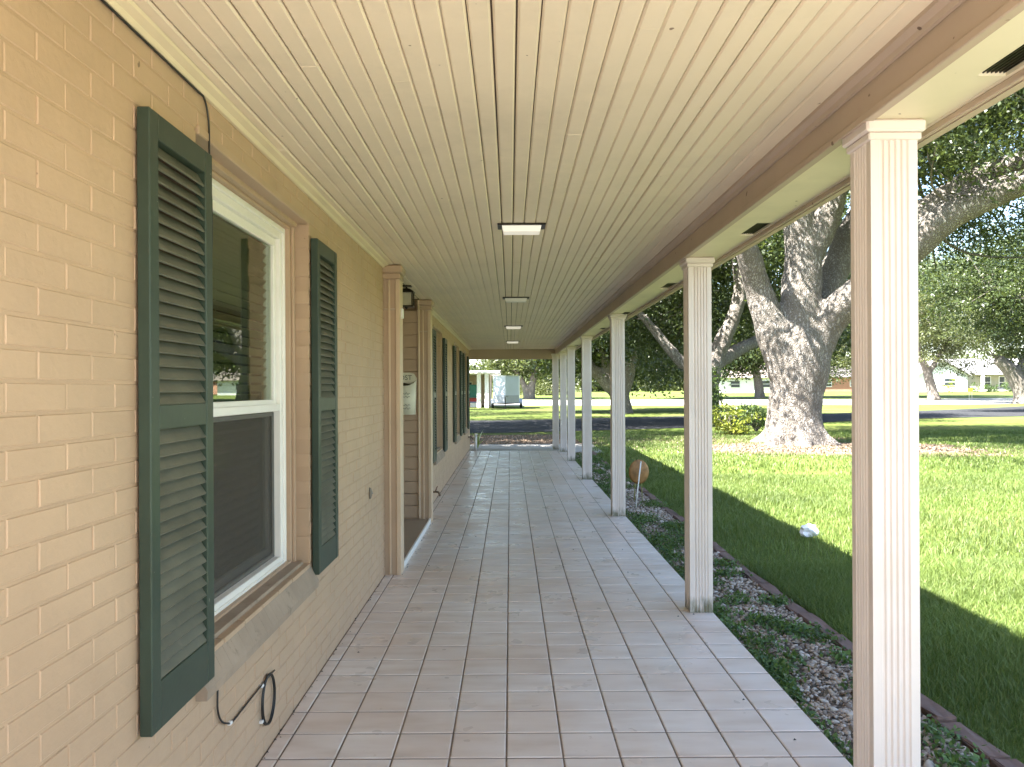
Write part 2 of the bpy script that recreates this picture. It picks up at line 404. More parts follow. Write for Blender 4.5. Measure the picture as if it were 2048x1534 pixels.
for c in cells:
    key = round(c[3], 4); dz = r.uniform(-.0007, .0007); rx = r.uniform(-.003, .003); ry = r.uniform(-.003, .003)
    if (c[0], c[2]) in visset:
        if key not in tmesh: tmesh[key] = tilemesh('tile', c[3], TILE).mesh('tile', M['tile'])
        link('tile', tmesh[key], floor, (c[1], c[2], dz), (rx, ry, r.uniform(-.002, .002)))
    else:
        mb = tilemesh('t', c[3], TILE); mb.rot(Matrix.Translation((c[1], c[2], dz)) @ Matrix.Rotation(rx, 4, 'X') @ Matrix.Rotation(ry, 4, 'Y')); rest.add(mb.v, mb.f)
rest.build('tile_field', M['tile'], floor, kind='stuff')
tag(MB().box(-1.0, 1.33, 18.605, 19.19, -.0035, .0).build('slab_edge_strip', M['concrete'], floor))

# ================================================================== HOUSE
house = empty('brick_house', (-1, 8, 0), 'tan painted brick house with green shuttered windows and a long covered porch', 'house')
HI = house.matrix_world.copy(); 
def hpart(mb, name, mat, parent=None, smooth=False, kind=None):
    """part of the house given in world coordinates"""
    p = parent or house
    off = Vector((-1, 8, 0))
    mb.v = [tuple(Vector(v)-off) for v in mb.v]
    return mb.build(name, mat, p, smooth, kind)
HOFF = Vector((-1, 8, 0))
CZ = 2.46                      # ceiling height
YA, YB = -.3, 19.3            # house extent along the porch
CC = .0678                     # brick course
wins = [(2.50, 3.88), (10.17, 11.52), (14.02, 15.37), (16.82, 18.05)]
WZ0, WZ1 = 9*CC, 34*CC
ALC = (6.33, 8.60)
openings = [(a, b, WZ0, WZ1) for a, b in wins]+[(6.19, 8.74, -1, 9)]
# backing wall (mortar plane)
wall_mbs = [MB(), MB()]
ys = sorted(set([YA, YB]+[v for o in openings for v in (o[0]-.012, o[1]+.012)]))
for a, b in zip(ys[:-1], ys[1:]):
    wall_mb = wall_mbs[0 if a < 6.5 and b < 6.5 else 1]
    mid = (a+b)/2; op = [o for o in openings if o[0]-.013 < mid < o[1]+.013]
    if not op: wall_mb.box(-1.24, -1.0026, a, b, GZ-.2, CZ+.05)
    elif op[0][2] > 0:
        wall_mb.box(-1.24, -1.0026, a, b, GZ-.2, WZ0-.012); wall_mb.box(-1.24, -1.0026, a, b, WZ1+.012, CZ+.05)
wall = hpart(wall_mbs[0], 'wall', M['mortar']); wall2 = hpart(wall_mbs[1], 'wall', M['mortar'])
# bricks
def brickmesh(l, h, dpt=.095, b=.0022):
    mb = MB(); g = .0042; y0, y1, z0, z1 = -l/2+g, l/2-g, -h/2+g, h/2-g
    X = 0.0
    mb.add([(-dpt,y0,z0),(-dpt,y1,z0),(-dpt,y1,z1),(-dpt,y0,z1),(X-b,y0,z0),(X-b,y1,z0),(X-b,y1,z1),(X-b,y0,z1),
            (X,y0+b,z0+b),(X,y1-b,z0+b),(X,y1-b,z1-b),(X,y0+b,z1-b)],
           [(0,1,5,4),(1,2,6,5),(2,3,7,6),(3,0,4,7),(4,5,9,8),(5,6,10,9),(6,7,11,10),(7,4,8,11),(8,9,10,11)])
    return mb
BL = .2135; bricks = []
for row in range(0, 37):
    z0 = row*CC; z1 = z0+CC; zc = (z0+z1)/2
    if z1 > CZ+.05: break
    y = YA-(BL/2 if row % 2 else 0)+.03
    segs = [(YA, YB)]
    for o in openings:
        if o[2]-.01 < zc < o[3]+.01:
            ns = []
            for a, b in segs:
                if o[1] <= a or o[0] >= b: ns.append((a, b))
                else:
                    if o[0] > a: ns.append((a, o[0]))
                    if o[1] < b: ns.append((o[1], b))
            segs = ns
    while y < YB:
        for a, b in segs:
            s, e = max(y, a), min(y+BL, b)
            if e-s > .03: bricks.append(((s+e)/2, zc, round(e-s, 3)))
        y += BL
def seen(b):
    y = b[0]
    if y < 1.45: return 0
    if 2.1 < y < 2.52 and .55 < b[1] < 2.22: return 0
    if 3.9 < y < 4.34 and .55 < b[1] < 2.22: return 0
    if y > 6.2: return 0
    return 1/y**2
order = sorted(range(len(bricks)), key=lambda i: -seen(bricks[i]))[:300]
oset = set(order); bmesh_cache = {}; rest = MB(); rest2 = MB(); r = random.Random(5)
for i, (y, z, l) in enumerate(bricks):
    dx = r.gauss(0, .0006); ry = r.gauss(0, .005); rz = r.gauss(0, .003); rx = r.gauss(0, .003)
    if i in oset:
        if l not in bmesh_cache: bmesh_cache[l] = brickmesh(l, CC).mesh('brick', M['brick'])
        link('brick', bmesh_cache[l], wall, Vector((-1.0+dx, y, z))-HOFF, (rx, ry, rz))
    else:
        mb = brickmesh(l, CC); mb.rot(Matrix.Translation((-1+dx, y, z)) @ Matrix.Rotation(ry, 4, 'Y') @ Matrix.Rotation(rz, 4, 'Z')); (rest if y < 7 else rest2).add(mb.v, mb.f)
hpart(rest, 'brick_field', M['brick'], wall, kind='stuff'); hpart(rest2, 'brick_field', M['brick'], wall2, kind='stuff')
# rest of the shell: other walls, roof
hpart(MB().box(-9, -1.245, YA, YA+.22, GZ-.2, CZ+.05), 'end_wall', M['mortar'])
hpart(MB().box(-9, -1.245, YB-.22, YB, GZ-.2, CZ+.05), 'end_wall', M['mortar'])
hpart(MB().box(-9.2, -9, YA, YB, GZ-.2, CZ+.05), 'back_wall', M['mortar'])
roof = MB()
roof.prism([(1.47, 2.47), (1.47, 2.53), (-3.9, 4.35), (-9.6, 2.5), (-9.6, 2.45), (-3.9, 4.27)], 'y', YA-.3, 19.95)
hpart(roof, 'roof', plain('roof_shingle', (.12, .10, .085), .9))
for yy in (YA+.02, YB-.1):
    g = MB(); g.prism([(-9.0, CZ+.05), (-1.0, CZ+.05), (-1.0, 3.27), (-3.9, 4.26), (-9, 2.63)], 'y', yy, yy+.08); hpart(g, 'gable', M['trim'])
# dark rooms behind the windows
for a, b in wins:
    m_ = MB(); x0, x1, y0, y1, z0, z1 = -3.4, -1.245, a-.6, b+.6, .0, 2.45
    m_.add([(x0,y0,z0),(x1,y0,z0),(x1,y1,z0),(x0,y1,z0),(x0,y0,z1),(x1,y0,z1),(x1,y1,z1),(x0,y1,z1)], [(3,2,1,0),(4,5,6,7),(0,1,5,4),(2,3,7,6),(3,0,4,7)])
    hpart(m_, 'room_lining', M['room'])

# ---------------- windows
def ring(mb, x0, x1, y0, y1, z0, z1, w_, wt=None, wb=None, b=.004):
    wt = w_ if wt is None else wt; wb = w_ if wb is None else wb
    mb.bbox(x0, x1, y0, y0+w_, z0, z1, b); mb.bbox(x0, x1, y1-w_, y1, z0, z1, b)
    mb.bbox(x0+.0005, x1-.0005, y0+w_-.001, y1-w_+.001, z1-wt, z1, b); mb.bbox(x0+.0005, x1-.0005, y0+w_-.001, y1-w_+.001, z0, z0+wb, b)
    return mb
def window(a, b, near):
    wn = empty('window', (0, 0, 0)); wn.parent = house; wn.location = Vector((-1.1, (a+b)/2, WZ0))-HOFF
    off = Vector((-1.1, (a+b)/2, WZ0))
    def P(mb, name, mat):
        mb.v = [tuple(Vector(v)-off) for v in mb.v]; return mb.build(name, mat, wn)
    z0, z1 = WZ0, WZ1
    P(ring(MB(), -1.15, -1.082, a, b, z0, z1, .035, .04, .02), 'casing', M['trim'])
    P(MB().bbox(-1.082, -1.066, a+.001, a+.02, z0, z1, .003).bbox(-1.082, -1.066, b-.02, b-.001, z0, z1, .003).bbox(-1.082, -1.05, a+.02, b-.02, z1-.03, z1, .003), 'stop_moulding', M['trim'])
    a1, b1, y0, y1 = a+.035, b-.035, z0+.012, z1-.04
    f = ring(MB(), -1.20, -1.115, a1, b1, y0, y1, .052, .06, .04)
    ring(f, -1.118, -1.104, a1, b1, y0, y1, .022, .026, .018)
    P(f, 'frame', M['vinyl'])
    a2, b2 = a1+.052, b1-.052; mr = 1.375
    P(ring(MB(), -1.165, -1.135, a2, b2, mr+.005, y1-.06, .034, .04, .045), 'upper_sash', M['vinyl'])
    P(MB().box(-1.154, -1.150, a2+.03, b2-.03, mr+.04, y1-.09), 'pane', M['glass'])
    P(ring(MB(), -1.197, -1.168, a2, b2, y0+.04, mr+.03, .036, .03, .05), 'lower_sash', M['vinyl'])
    P(MB().box(-1.185, -1.181, a2+.03, b2-.03, y0+.08, mr), 'pane', M['glass'])
    P(ring(MB(), -1.160, -1.148, a2-.001, b2+.001, y0+.038, mr-.008, .022), 'screen_frame', M['screen'])
    P(MB().box(-1.1555, -1.1545, a2+.02, b2-.02, y0+.06, mr-.03), 'screen', M['mesh'])
    P(MB().bbox(-1.150, -1.118, a2, b2, mr-.006, mr+.03, .004), 'meeting_rail', M['vinyl'])
    # blinds
    nsl = 0; z = y0+.06
    slat = MB(); slat.add([(-.013, -(b2-a2)/2+.01, -.016), (.013, -(b2-a2)/2+.01, .013), (.013, (b2-a2)/2-.01, .013), (-.013, (b2-a2)/2-.01, -.016),
                           (-.0145, -(b2-a2)/2+.01, -.0145), (.0115, -(b2-a2)/2+.01, .0145), (.0115, (b2-a2)/2-.01, .0145), (-.0145, (b2-a2)/2-.01, -.0145)],
                          [(3,2,1,0),(4,5,6,7),(0,1,5,4),(1,2,6,5),(2,3,7,6),(3,0,4,7)])
    if near:
        sm_ = slat.mesh('blind_slat', M['blind'])
        while z < y1-.1:
            link('blind_slat', sm_, wn, Vector((-1.19 if z > mr+.07 else -1.225, (a2+b2)/2, z))-off); z += .042
    else:
        allm = MB()
        while z < y1-.1:
            allm.add([Vector(v)+Vector((-1.245, (a2+b2)/2, z))-off for v in slat.v], slat.f); z += .042
        allm.build('blind', M['blind'], wn)
    for yy in (a2+.18, (a2+b2)/2, b2-.18):
        P(MB().box(-1.2035, -1.2025, yy-.006, yy+.006, y0+.05, y1-.08), 'blind_tape', M['blind'])
    # rowlock brick sill, each sill brick tilted
    n = int(round((b-a+.06)/.075)); wd = (b-a+.06)/n
    for k in range(n):
        s = MB(); ya = a-.03+k*wd+.0008; yb_ = ya+wd-.0016
        s.prism([(-1.09, z0-.075), (-1.09, z0-.004), (-1.005, z0-.012), (-.962, z0-.095), (-.965, z0-.125), (-1.0, z0-.125)], 'y', ya, yb_)
        P(s, 'sill_brick', M['sill'])
    P(MB().bbox(-1.105, -1.03, a+.005, b-.005, z0-.006, z0+.012, .003), 'stool', M['sill'])
    return wn
for i, (a, b) in enumerate(wins): window(a, b, i == 0)
# lintel boards
for a, b in wins: hpart(MB().bbox(-1.10, -.992, a-.0, b+.0, WZ1-.012, WZ1+.018, .004), 'lintel', M['trim'])

# ---------------- ceiling, mouldings, beam, soffit
ceil = hpart(MB().box(-1.95, 1.13, YA+.05, 19.5, CZ+.014, CZ+.035), 'ceiling', M['gap'])
BW = .0667; bx0 = .023-15*BW; r = random.Random(21)
edges = [bx0+i*BW for i in range(32)]
edges = [e for e in edges if -.985 < e < 1.06]
edges = [-.998]+edges+[1.128]
for i in range(len(edges)-1):
    a, b = edges[i], edges[i+1]; g = r.choice([.0006, .0008, .001, .0012, .0028]) ; bv = .006
    yc = [YA+.06]; y = r.uniform(1.5, 5.5)
    while y < 19.2: yc.append(y); y += r.uniform(3.2, 4.9)
    yc.append(19.49)
    x0, x1 = a+g, b-g
    for ya, yb in zip(yc[:-1], yc[1:]):
        dz = r.gauss(0, .0006); zb = CZ+dz
        prof = [(x0, CZ+.013), (x0, zb+bv), (x0+bv, zb), (x1-bv, zb), (x1, zb+bv), (x1, CZ+.013)]
        if b-a > .06 and i % 2 == 0:   # centre bead
            xm = (a+b)/2
        mb = MB(); mb.prism(prof, 'y', ya+.0008, yb-.0008)
        hpart(mb, 'board', M['ceil'], ceil)
mold = MB(); mold.prism([(-.999, CZ-.002), (-.999, CZ-.030), (-.987, CZ-.030), (-.978, CZ-.018), (-.955, CZ-.010), (-.95, CZ-.002)], 'y', YA+.1, 6.18)
mold.prism([(-.999, CZ-.002), (-.999, CZ-.030), (-.987, CZ-.030), (-.978, CZ-.018), (-.955, CZ-.010), (-.95, CZ-.002)], 'y', 8.75, YB)
hpart(mold, 'crown_moulding', M['mould'])
mold = MB(); mold.prism([(1.128, CZ-.001), (1.09, CZ-.001), (1.092, CZ-.012), (1.112, CZ-.022), (1.118, CZ-.036), (1.128, CZ-.038)], 'y', YA+.1, 19.4)
hpart(mold, 'beam_moulding', M['beam'])
beam = MB(); beam.box(1.13, 1.16, YA, 19.6, 2.316, CZ+.06); beam.bbox(1.122, 1.1295, YA, 19.4, 2.310, 2.335, .003)
hpart(beam, 'beam', M['beam'])
# soffit boards between vents
vents = [(1.68, 2.15), (4.06, 4.38), (6.36, 6.70), (8.75, 9.07), (11.0, 11.32), (13.2, 13.52), (15.4, 15.72)]
ye = [YA]+[v for p in vents for v in p]+[19.6]
sof = MB()
sof.box(1.1605, 1.29, YA, 19.6, 2.326, 2.34)
for k in range(0, len(ye), 2): sof.box(1.2905, 1.372, ye[k], ye[k+1], 2.3265, 2.34)
sof.box(1.3725, 1.40, YA, 19.6, 2.3255, 2.34)
hpart(sof, 'soffit', M['soffit'])
for a, b in vents:
    v = MB(); v.box(1.288, 1.375, a-.01, b+.01, 2.352, 2.356); hpart(v, 'soffit_vent', M['gap'])
    for k in range(7):
        s = MB(); x = 1.295+k*.0115; s.box(x, x+.003, a, b, 2.333, 2.345); hpart(s, 'vent_louvre', M['bronze'])
fas = MB(); fas.box(1.4005, 1.43, YA-.2, 19.7, 2.30, 2.50); fas.bbox(1.384, 1.400, YA, 19.6, 2.303, 2.325, .003)
fas.box(1.4305, 1.452, YA-.2, 19.7, 2.44, 2.50)
hpart(fas, 'fascia', M['beam'])
hpart(MB().box(-1.35, 1.455, 19.505, 19.66, 2.216, 2.52), 'end_beam', M['beam'])
hpart(MB().box(-1.0, 1.13, YA+.02, YA+.05, 2.30, 2.52), 'end_beam', M['beam'])

# ---------------- entry alcove
alc = empty('entry_alcove', (0, 0, 0)); alc.parent = house; alc.location = Vector((-1, 7.4, 0))-HOFF
def AP(mb, name, mat):
    off = Vector((-1, 7.4, 0)); mb.v = [tuple(Vector(v)-off) for v in mb.v]; return mb.build(name, mat, alc)
for (ya, yb) in ((6.19, 6.33), (8.60, 8.74)):
    s = MB(); s.box(-1.24, -.882, ya, yb, .0, 2.345); AP(s, 'pilaster', M['trim'])
    s = MB(); s.bbox(-.905, -.868, ya-.012, yb+.012, .0, 2.345, .004); AP(s, 'corner_strip', M['strip'])
    s = MB(); s.bbox(-.965, -.948, ya-.009, ya+.004, .0, 2.345, .004); AP(s, 'fillet_strip', M['strip'])
    s = MB(); s.bbox(-1.0, -.872, ya-.004, ya+.01, 2.10, 2.115, .003); AP(s, 'band', M['beam'])
    s = MB(); s.bbox(-1.02, -.862, ya-.03, yb+.02, 2.345, 2.39, .006); s.bbox(-1.03, -.845, ya-.045, yb+.035, 2.3905, 2.455, .012); AP(s, 'capital', M['trim'])
AP(MB().box(-1.92, -1.245, 6.335, 6.40, .0, CZ), 'side_panel', M['trim'])
for k in range(18):
    z = .06+k*.134
    if z+.132 < CZ: AP(MB().bbox(-1.92, -1.005, 8.575, 8.61, z, z+.131, .004), 'side_board', M['trim'])
AP(MB().bbox(-1.01, -.992, 8.55, 8.60, .06, CZ-.005, .004), 'corner_trim', M['strip'])
AP(MB().box(-1.95, -.90, 6.335, 8.60, -.003, .045), 'step', M['alcove'])
AP(MB().bbox(-.8995, -.878, 6.345, 8.588, -.003, .05, .004), 'threshold_edge', M['vinyl'])
AP(MB().box(-1.90, -1.01, 6.40, 8.575, CZ+.004, CZ+.0135), 'alcove_ceiling', M['mould'])
AP(MB().box(-1.98, -1.92, 6.335, 8.60, .0, CZ+.05), 'back_panel', M['trim'])
d_ = MB().bbox(-1.918, -1.88, 6.95, 7.90, .05, 2.08, .006); dr = AP(d_, 'door', M['green'])
AP(MB().bbox(-1.919, -1.86, 6.87, 6.945, .046, 2.16, .005).bbox(-1.919, -1.86, 7.905, 7.98, .046, 2.16, .005).bbox(-1.919, -1.86, 6.945, 7.905, 2.085, 2.16, .005), 'door_frame', M['vinyl'])
k_ = MB().tube([(-1.88, 7.02, 1.0), (-1.84, 7.02, 1.0), (-1.82, 7.02, 1.0)], [.012, .014, .03], 10); AP(k_, 'door_handle', M['steel'])

# ================================================================== COLUMNS
def column_profile(w_):
    h = w_/2; pts = []
    m0 = .026; n = 5; gw = (w_-2*m0)/n; dp = .0065
    side = [(-h, -h)]
    for k in range(n):
        s = -h+m0+k*gw
        side += [(s+gw*.12, -h), (s+gw*.32, -h+dp), (s+gw*.68, -h+dp), (s+gw*.88, -h)]
    for q in range(4):
        a = q*math.pi/2; c, s_ = round(math.cos(a)), round(math.sin(a))
        pts += [(x*c-y*s_, x*s_+y*c) for x, y in side]
    return pts
def make_column():
    c = empty('porch_column')
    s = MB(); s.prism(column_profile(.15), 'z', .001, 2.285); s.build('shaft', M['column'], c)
    cp = MB(); cp.bbox(-.085, .085, -.085, .085, 2.262, 2.285, .004); cp.bbox(-.096, .096, -.096, .096, 2.2855, 2.324, .007)
    cp.build('cap', M['column'], c)
    return c
proto = make_column()
colpos = [(1.235, 2.575), (1.245, 5.175), (1.245, 9.03), (1.245, 12.68), (1.245, 15.9), (1.245, 18.22), (1.105, 18.95)]
names = ['white fluted porch column standing next to the tile edge, seventh from the apron end of the porch',
 'white fluted porch column, sixth from the apron end of the porch, with a mildewed foot',
 'white fluted porch column beside the white stake and rusty disc ornament',
 'white fluted porch column, fourth from the apron end of the porch',
 'white fluted porch column, third from the apron end of the porch',
 'white fluted porch column, second from the apron end, beside the corner one',
 'white fluted corner column at the apron end of the porch']
for i, (x, y) in enumerate(colpos):
    c = proto if i == 0 else copy_tree(proto)
    c.location = (x, y, 0); c.rotation_euler.z = random.gauss(0, .004)
    tag(c, names[i], 'column', 'fluted columns along the porch')

# ================================================================== SHUTTERS
SZ0, SZ1, SWD, STH = .545, 2.23, .44, .038
def make_shutter(near):
    s = empty('shutter'); L, H = SWD, SZ1-SZ0; st = .055; X0, X1 = .003, STH
    s_ = MB(); s_.bbox(X0, X1, 0, st, 0, H, .003); s_.build('stile', M['green'], s)
    s_ = MB(); s_.bbox(X0, X1, L-st, L, 0, H, .003); s_.build('stile', M['green'], s)
    for z0, z1 in ((0, .132), (.818, .886), (1.612, H)):
        s_ = MB(); s_.bbox(X0+.0008, X1-.0012, st+.0005, L-st-.0005, z0, z1, .002); s_.build('rail', M['green'], s)
    sl = MB(); w2 = L/2-st
    sl.prism([(-.013, .018), (-.010, .0205), (.0135, -.016), (.0115, -.0195), (.009, -.0195)], 'y', -w2, w2)
    back = MB(); back.box(X0, X0+.003, st, L-st, .12, 1.63); back.build('backing', M['gap'], s)
    zs = [.132+.020+k*(.818-.132-.02)/18.6 for k in range(19)]+[.886+.018+k*(1.612-.886-.02)/19.6 for k in range(20)]
    if near:
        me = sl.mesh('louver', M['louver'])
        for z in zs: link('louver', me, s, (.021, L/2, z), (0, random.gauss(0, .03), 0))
    else:
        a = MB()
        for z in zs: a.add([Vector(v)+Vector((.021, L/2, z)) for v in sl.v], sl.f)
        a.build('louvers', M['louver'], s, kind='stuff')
    return s
sh_near = make_shutter(True); sh_far = make_shutter(False)
shlist = [(2.08, 'dark green louvered shutter with a black cable coming out from behind it', 0), (3.90, 'dark green louvered shutter between the blinds window and the door alcove', 0),
  (9.74, 'dark green louvered shutter closest to the far side of the door alcove', 1), (11.53, 'dark green louvered shutter second past the door alcove', 1),
  (13.57, 'dark green louvered shutter third past the door alcove', 1), (15.38, 'dark green louvered shutter fourth past the door alcove', 1),
  (16.38, 'dark green louvered shutter fifth past the door alcove', 1), (18.06, 'dark green louvered shutter at the corner beside the white standpipe', 1)]
uf = [False, False]
for y, lab, k in shlist:
    src = (sh_near, sh_far)[k]
    o = copy_tree(src) if uf[k] else src; uf[k] = True
    o.location = (-.996, y, SZ0); tag(o, lab, 'shutter', 'green shutters beside the windows')

# ================================================================== THINGS ON THE HOUSE
def arc(pts, n=8):
    """Catmull-Rom through pts"""
    P = [Vector(p) for p in pts]; out = []
    for i in range(len(P)-1):
        p0, p1, p2, p3 = P[max(i-1, 0)], P[i], P[i+1], P[min(i+2, len(P)-1)]
        for k in range(n):
            t = k/n; out.append(.5*((2*p1)+(p2-p0)*t+(2*p0-5*p1+4*p2-p3)*t*t+(3*p1-p0-3*p2+p3)*t**3))
    return out+[P[-1]]
cab = empty('cable', (-.99, 2.5, .5), 'black cable running down the brick wall behind the shutter to a small coil', 'cable')
def CP(mb, name, mat, sm_=True):
    off = Vector((-.99, 2.5, .5)); mb.v = [tuple(Vector(v)-off) for v in mb.v]; return mb.build(name, mat, cab, sm_)
XW = -.992
top = [Vector((-.992, .6, CZ-.058)), Vector((-.992, 1.7, CZ-.057))]+[onx(355, 131, -.992), onx(398, 172, -.992), onx(412, 195, XW), onx(420, 240, XW), onx(421, 300, XW), onx(422, 330, XW)]
for p in top[:4]: p.z = CZ-.0345
z_ = top[-1].z; y_ = top[-1].y
mid = [Vector((XW-.001, y_+.01, 1.9)), Vector((XW-.001, 2.46, 1.2)), Vector((XW-.001, 2.52, .62))]
low = [onx(430, 1355, XW), onx(432, 1415, XW), onx(440, 1440, XW), onx(455, 1444, XW)]
CP(MB().tube(arc(top+mid+low, 8), .0035, 6), 'run', M['black'])
CP(MB().tube(arc([onx(455, 1444, XW), onx(462, 1440, XW), onx(490, 1405, XW), onx(520, 1368, XW), onx(535, 1350, XW), onx(546, 1338, XW)], 6), .0036, 6), 'lower_run', M['black'])
coil = []
for k in range(61):
    a = 2*math.pi*k/30; c0 = onx(532, 1396, XW); coil.append(c0+Vector((.003*math.sin(a*.5)+.004, .080*math.sin(a)+.003*math.sin(a*.5), .098*math.cos(a)+.003*math.cos(.5*a))))
CP(MB().tube(coil, .0035, 6), 'coil', M['black'])
for px, py in ((457, 1443), (521, 1369), (520, 1441)):
    c0 = onx(px, py, XW); CP(MB().bbox(-1.0005+.0, c0.x+.006, c0.y-.009, c0.y+.009, c0.z-.006, c0.z+.006, .002), 'clip', M['white'], False)

# flush ceiling lights
lab = ['flush rectangular ceiling light with bright frosted lens, fourth from the apron end', 'unlit flush ceiling light, third from the apron end of the porch',
       'glowing flush ceiling light, second from the apron end of the porch', 'glowing flush ceiling light closest to the apron end of the porch']
def make_light(lens):
    o = empty('ceiling_light')
    MB().bbox(-.145, .145, -.075, .075, -.010, 0, .003).build('base_plate', M['bronze'], o)
    l = MB(); l.prism([(-.118, -.0105), (-.108, -.046), (.108, -.046), (.118, -.0105)], 'y', -.055, .055)
    l.build('lens', lens, o); return o
lon = make_light(M['lens_on']); loff = make_light(M['lens_off'])
for i, (x, y) in enumerate([(.075, 4.72), (.07, 8.45), (.06, 12.25), (.06, 16.1)]):
    o = lon if i == 0 else (loff if i == 1 else copy_tree(lon))
    o.location = (x, y, CZ-.001); tag(o, lab[i], 'ceiling light', 'flush lights on the porch ceiling')

# hanging lantern in the alcove
lan = empty('lantern', (-.985, 7.45, CZ+.003), 'square black lantern with pale glass hanging in the door alcove', 'lantern')
l = MB(); l.bbox(-.05, .05, -.05, .05, -.012, 0, .003); l.tube([(0, 0, -.01), (0, 0, -.035)], .008, 8); l.build('mount', M['bronze'], lan)
l = MB(); l.add([(-.075,-.075,-.06),(.075,-.075,-.06),(.075,.075,-.06),(-.075,.075,-.06),(-.03,-.03,-.03),(.03,-.03,-.03),(.03,.03,-.03),(-.03,.03,-.03)], [(3,2,1,0),(4,5,6,7),(0,1,5,4),(1,2,6,5),(2,3,7,6),(3,0,4,7)])
l.bbox(-.075, .075, -.075, .075, -.068, -.0605, .002); l.build('roof', M['bronze'], lan)
for sx in (-1, 1):
    for sy in (-1, 1): MB().bbox(sx*.062-.006, sx*.062+.006, sy*.062-.006, sy*.062+.006, -.195, -.0685, .002).build('post', M['bronze'], lan)
MB().bbox(-.072, .072, -.072, .072, -.205, -.1955, .002).tube([(0, 0, -.205), (0, 0, -.225)], [.02, .006], 8).build('base', M['bronze'], lan)
MB().bbox(-.054, .054, -.054, .054, -.193, -.072, .002).build('glass', plain('frosted_lantern_glass', (.55, .5, .36), .3), lan)

# white sensor on the pilaster edge
tag(MB().bbox(-.872, -.852, 6.23, 6.29, 2.04, 2.12, .004).build('door_sensor', M['white']), 'small white plastic sensor box stuck on the alcove pilaster', 'sensor')

# white enamel wall pocket with lettering
pk = empty('wall_pocket', (-1.16, 8.56, 1.2), 'white tin wall pocket with dark lettering hanging in the door alcove', 'wall pocket')
cream = paint('chipped_cream_tin', (.72, .68, .54), .45, .08, 8, 50, .1, ((.5, .42, .28), 16, .68))
hb, hf, W2 = .455, .31, .125
b_ = MB(); b_.prism([(-W2, 0), (W2, 0), (W2+.012, hb-.06), (W2-.02, hb-.012), (W2-.07, hb), (-W2+.07, hb), (-W2+.02, hb-.012), (-W2-.012, hb-.06)], 'y', 0, .008)
b_.build('back', cream, pk)
fr = MB(); n = 16; vs = []
for lvl, (z, ww, dd) in enumerate([(0, W2, .09), (hf, W2+.010, .13)]):
    for k in range(n+1):
        a = math.pi*k/n; zz = z+(.055*abs(math.cos(a))**3 if lvl else 0); vs.append((ww*math.cos(a), -dd*math.sin(a), zz))
fs = [(k, k+1, n+2+k, n+1+k) for k in range(n)]
fr.add(vs, fs); fr.add([v for v in vs[:n+1]]+[(0, 0, 0)], [(k+1, k, n+1) for k in range(n)])
fo = fr.build('pocket', cream, pk, True); sdm = fo.modifiers.new('s', 'SOLIDIFY'); sdm.thickness = .004
fl_ = MB(); fl_.add([((W2+.004)*math.cos(math.pi*k/12), -.118*math.sin(math.pi*k/12)-.002, .31-.02*math.sin(math.pi*k/12)) for k in range(13)]+[(0, -.03, .345)], [(k, k+1, 13) for k in range(12)]+[(12, 0, 13)])
fl_.build('filling', plain('dark_dried_filling', (.06, .045, .025), .9), pk)
inkm = plain('grey_ink', (.10, .10, .075), .6)
def text(body, size, loc, parent, name, mat, rot=(R(90), 0, 0), extr=.0006):
    cu = bpy.data.curves.new(name, 'FONT'); cu.body = body; cu.size = size; cu.align_x = 'CENTER'; cu.extrude = extr; cu.materials.append(mat)
    tmp = bpy.data.objects.new(name, cu); C.objects.link(tmp); bpy.context.view_layer.update()
    me = bpy.data.meshes.new_from_object(tmp.evaluated_get(bpy.context.evaluated_depsgraph_get())); bpy.data.objects.remove(tmp)
    if not me.materials: me.materials.append(mat)
    o = bpy.data.objects.new(name, me); C.objects.link(o); o.parent = parent; o.location = loc; o.rotation_euler = rot; return o
text('POST', .075, (-.005, -.0012, .375), pk, 'lettering', inkm)
scr = MB(); rr = random.Random(4)
for (zz, x0) in ((.225, -.03), (.19, .0), (.10, .01), (.065, -.02)):
    pts = []
    for k in range(26):
        x = -.075+.15*k/25; a = math.acos(max(-1, min(1, x/(W2+.005)))); dd = (.09+.04*zz/hf)*math.sin(a)+.0025
        pts.append((x, -dd, zz+.012*math.sin(k*1.15+x0*40)*(.5+.5*math.sin(k*.4))))
    scr.tube(pts, .0022, 5)
scr.build('script_ornament', inkm, pk)

# outlet cover / stain on the wall, hose bib, standpipe
o_ = onx(738, 985, -.998)
ob = empty('junction_box', (-.999, o_.y, o_.z), 'small grey oval junction box on the brick wall beside the alcove', 'junction box')
cm = MB()
for k in range(1):
    cm.tube([(0.0005, 0, 0), (.012, 0, 0), (.02, 0, 0)], [.034, .03, .012], 16)
cm.v = [(x, y*.62, z*1.25) for x, y, z in cm.v]
cm.build('cover', plain('grey_cap', (.22, .19, .15), .6), ob, True)
MB().tube([(.019, 0, 0), (.026, 0, 0)], .006, 8).build('screw', M['steel'], ob)
def hosebib(loc, labl, name='hose_bib'):
    h = empty(name, loc, labl, 'faucet')
    MB().tube([(.0, 0, 0), (.006, 0, 0)], .028, 14).tube([(.005, 0, 0), (.07, 0, 0)], .012, 10).tube(arc([(.06, 0, 0), (.085, 0, -.005), (.10, 0, -.03), (.105, 0, -.055)], 4), [.013]*13, 10).build('spout', plain('old_brass_'+name, (.16, .11, .07), .5, .6), h, True)
    v = MB().tube([(.05, 0, .01), (.065, 0, .045)], .007, 8)
    for k in range(5):
        a = k*1.2566; v.tube([(.065, 0, .047), (.065+.01*math.sin(a), .03*math.cos(a), .047+.028*math.sin(a))], .005, 6)
    v.build('handle', plain('rusty_handle_'+name, (.22, .09, .05), .7, .2), h, True)
    return h
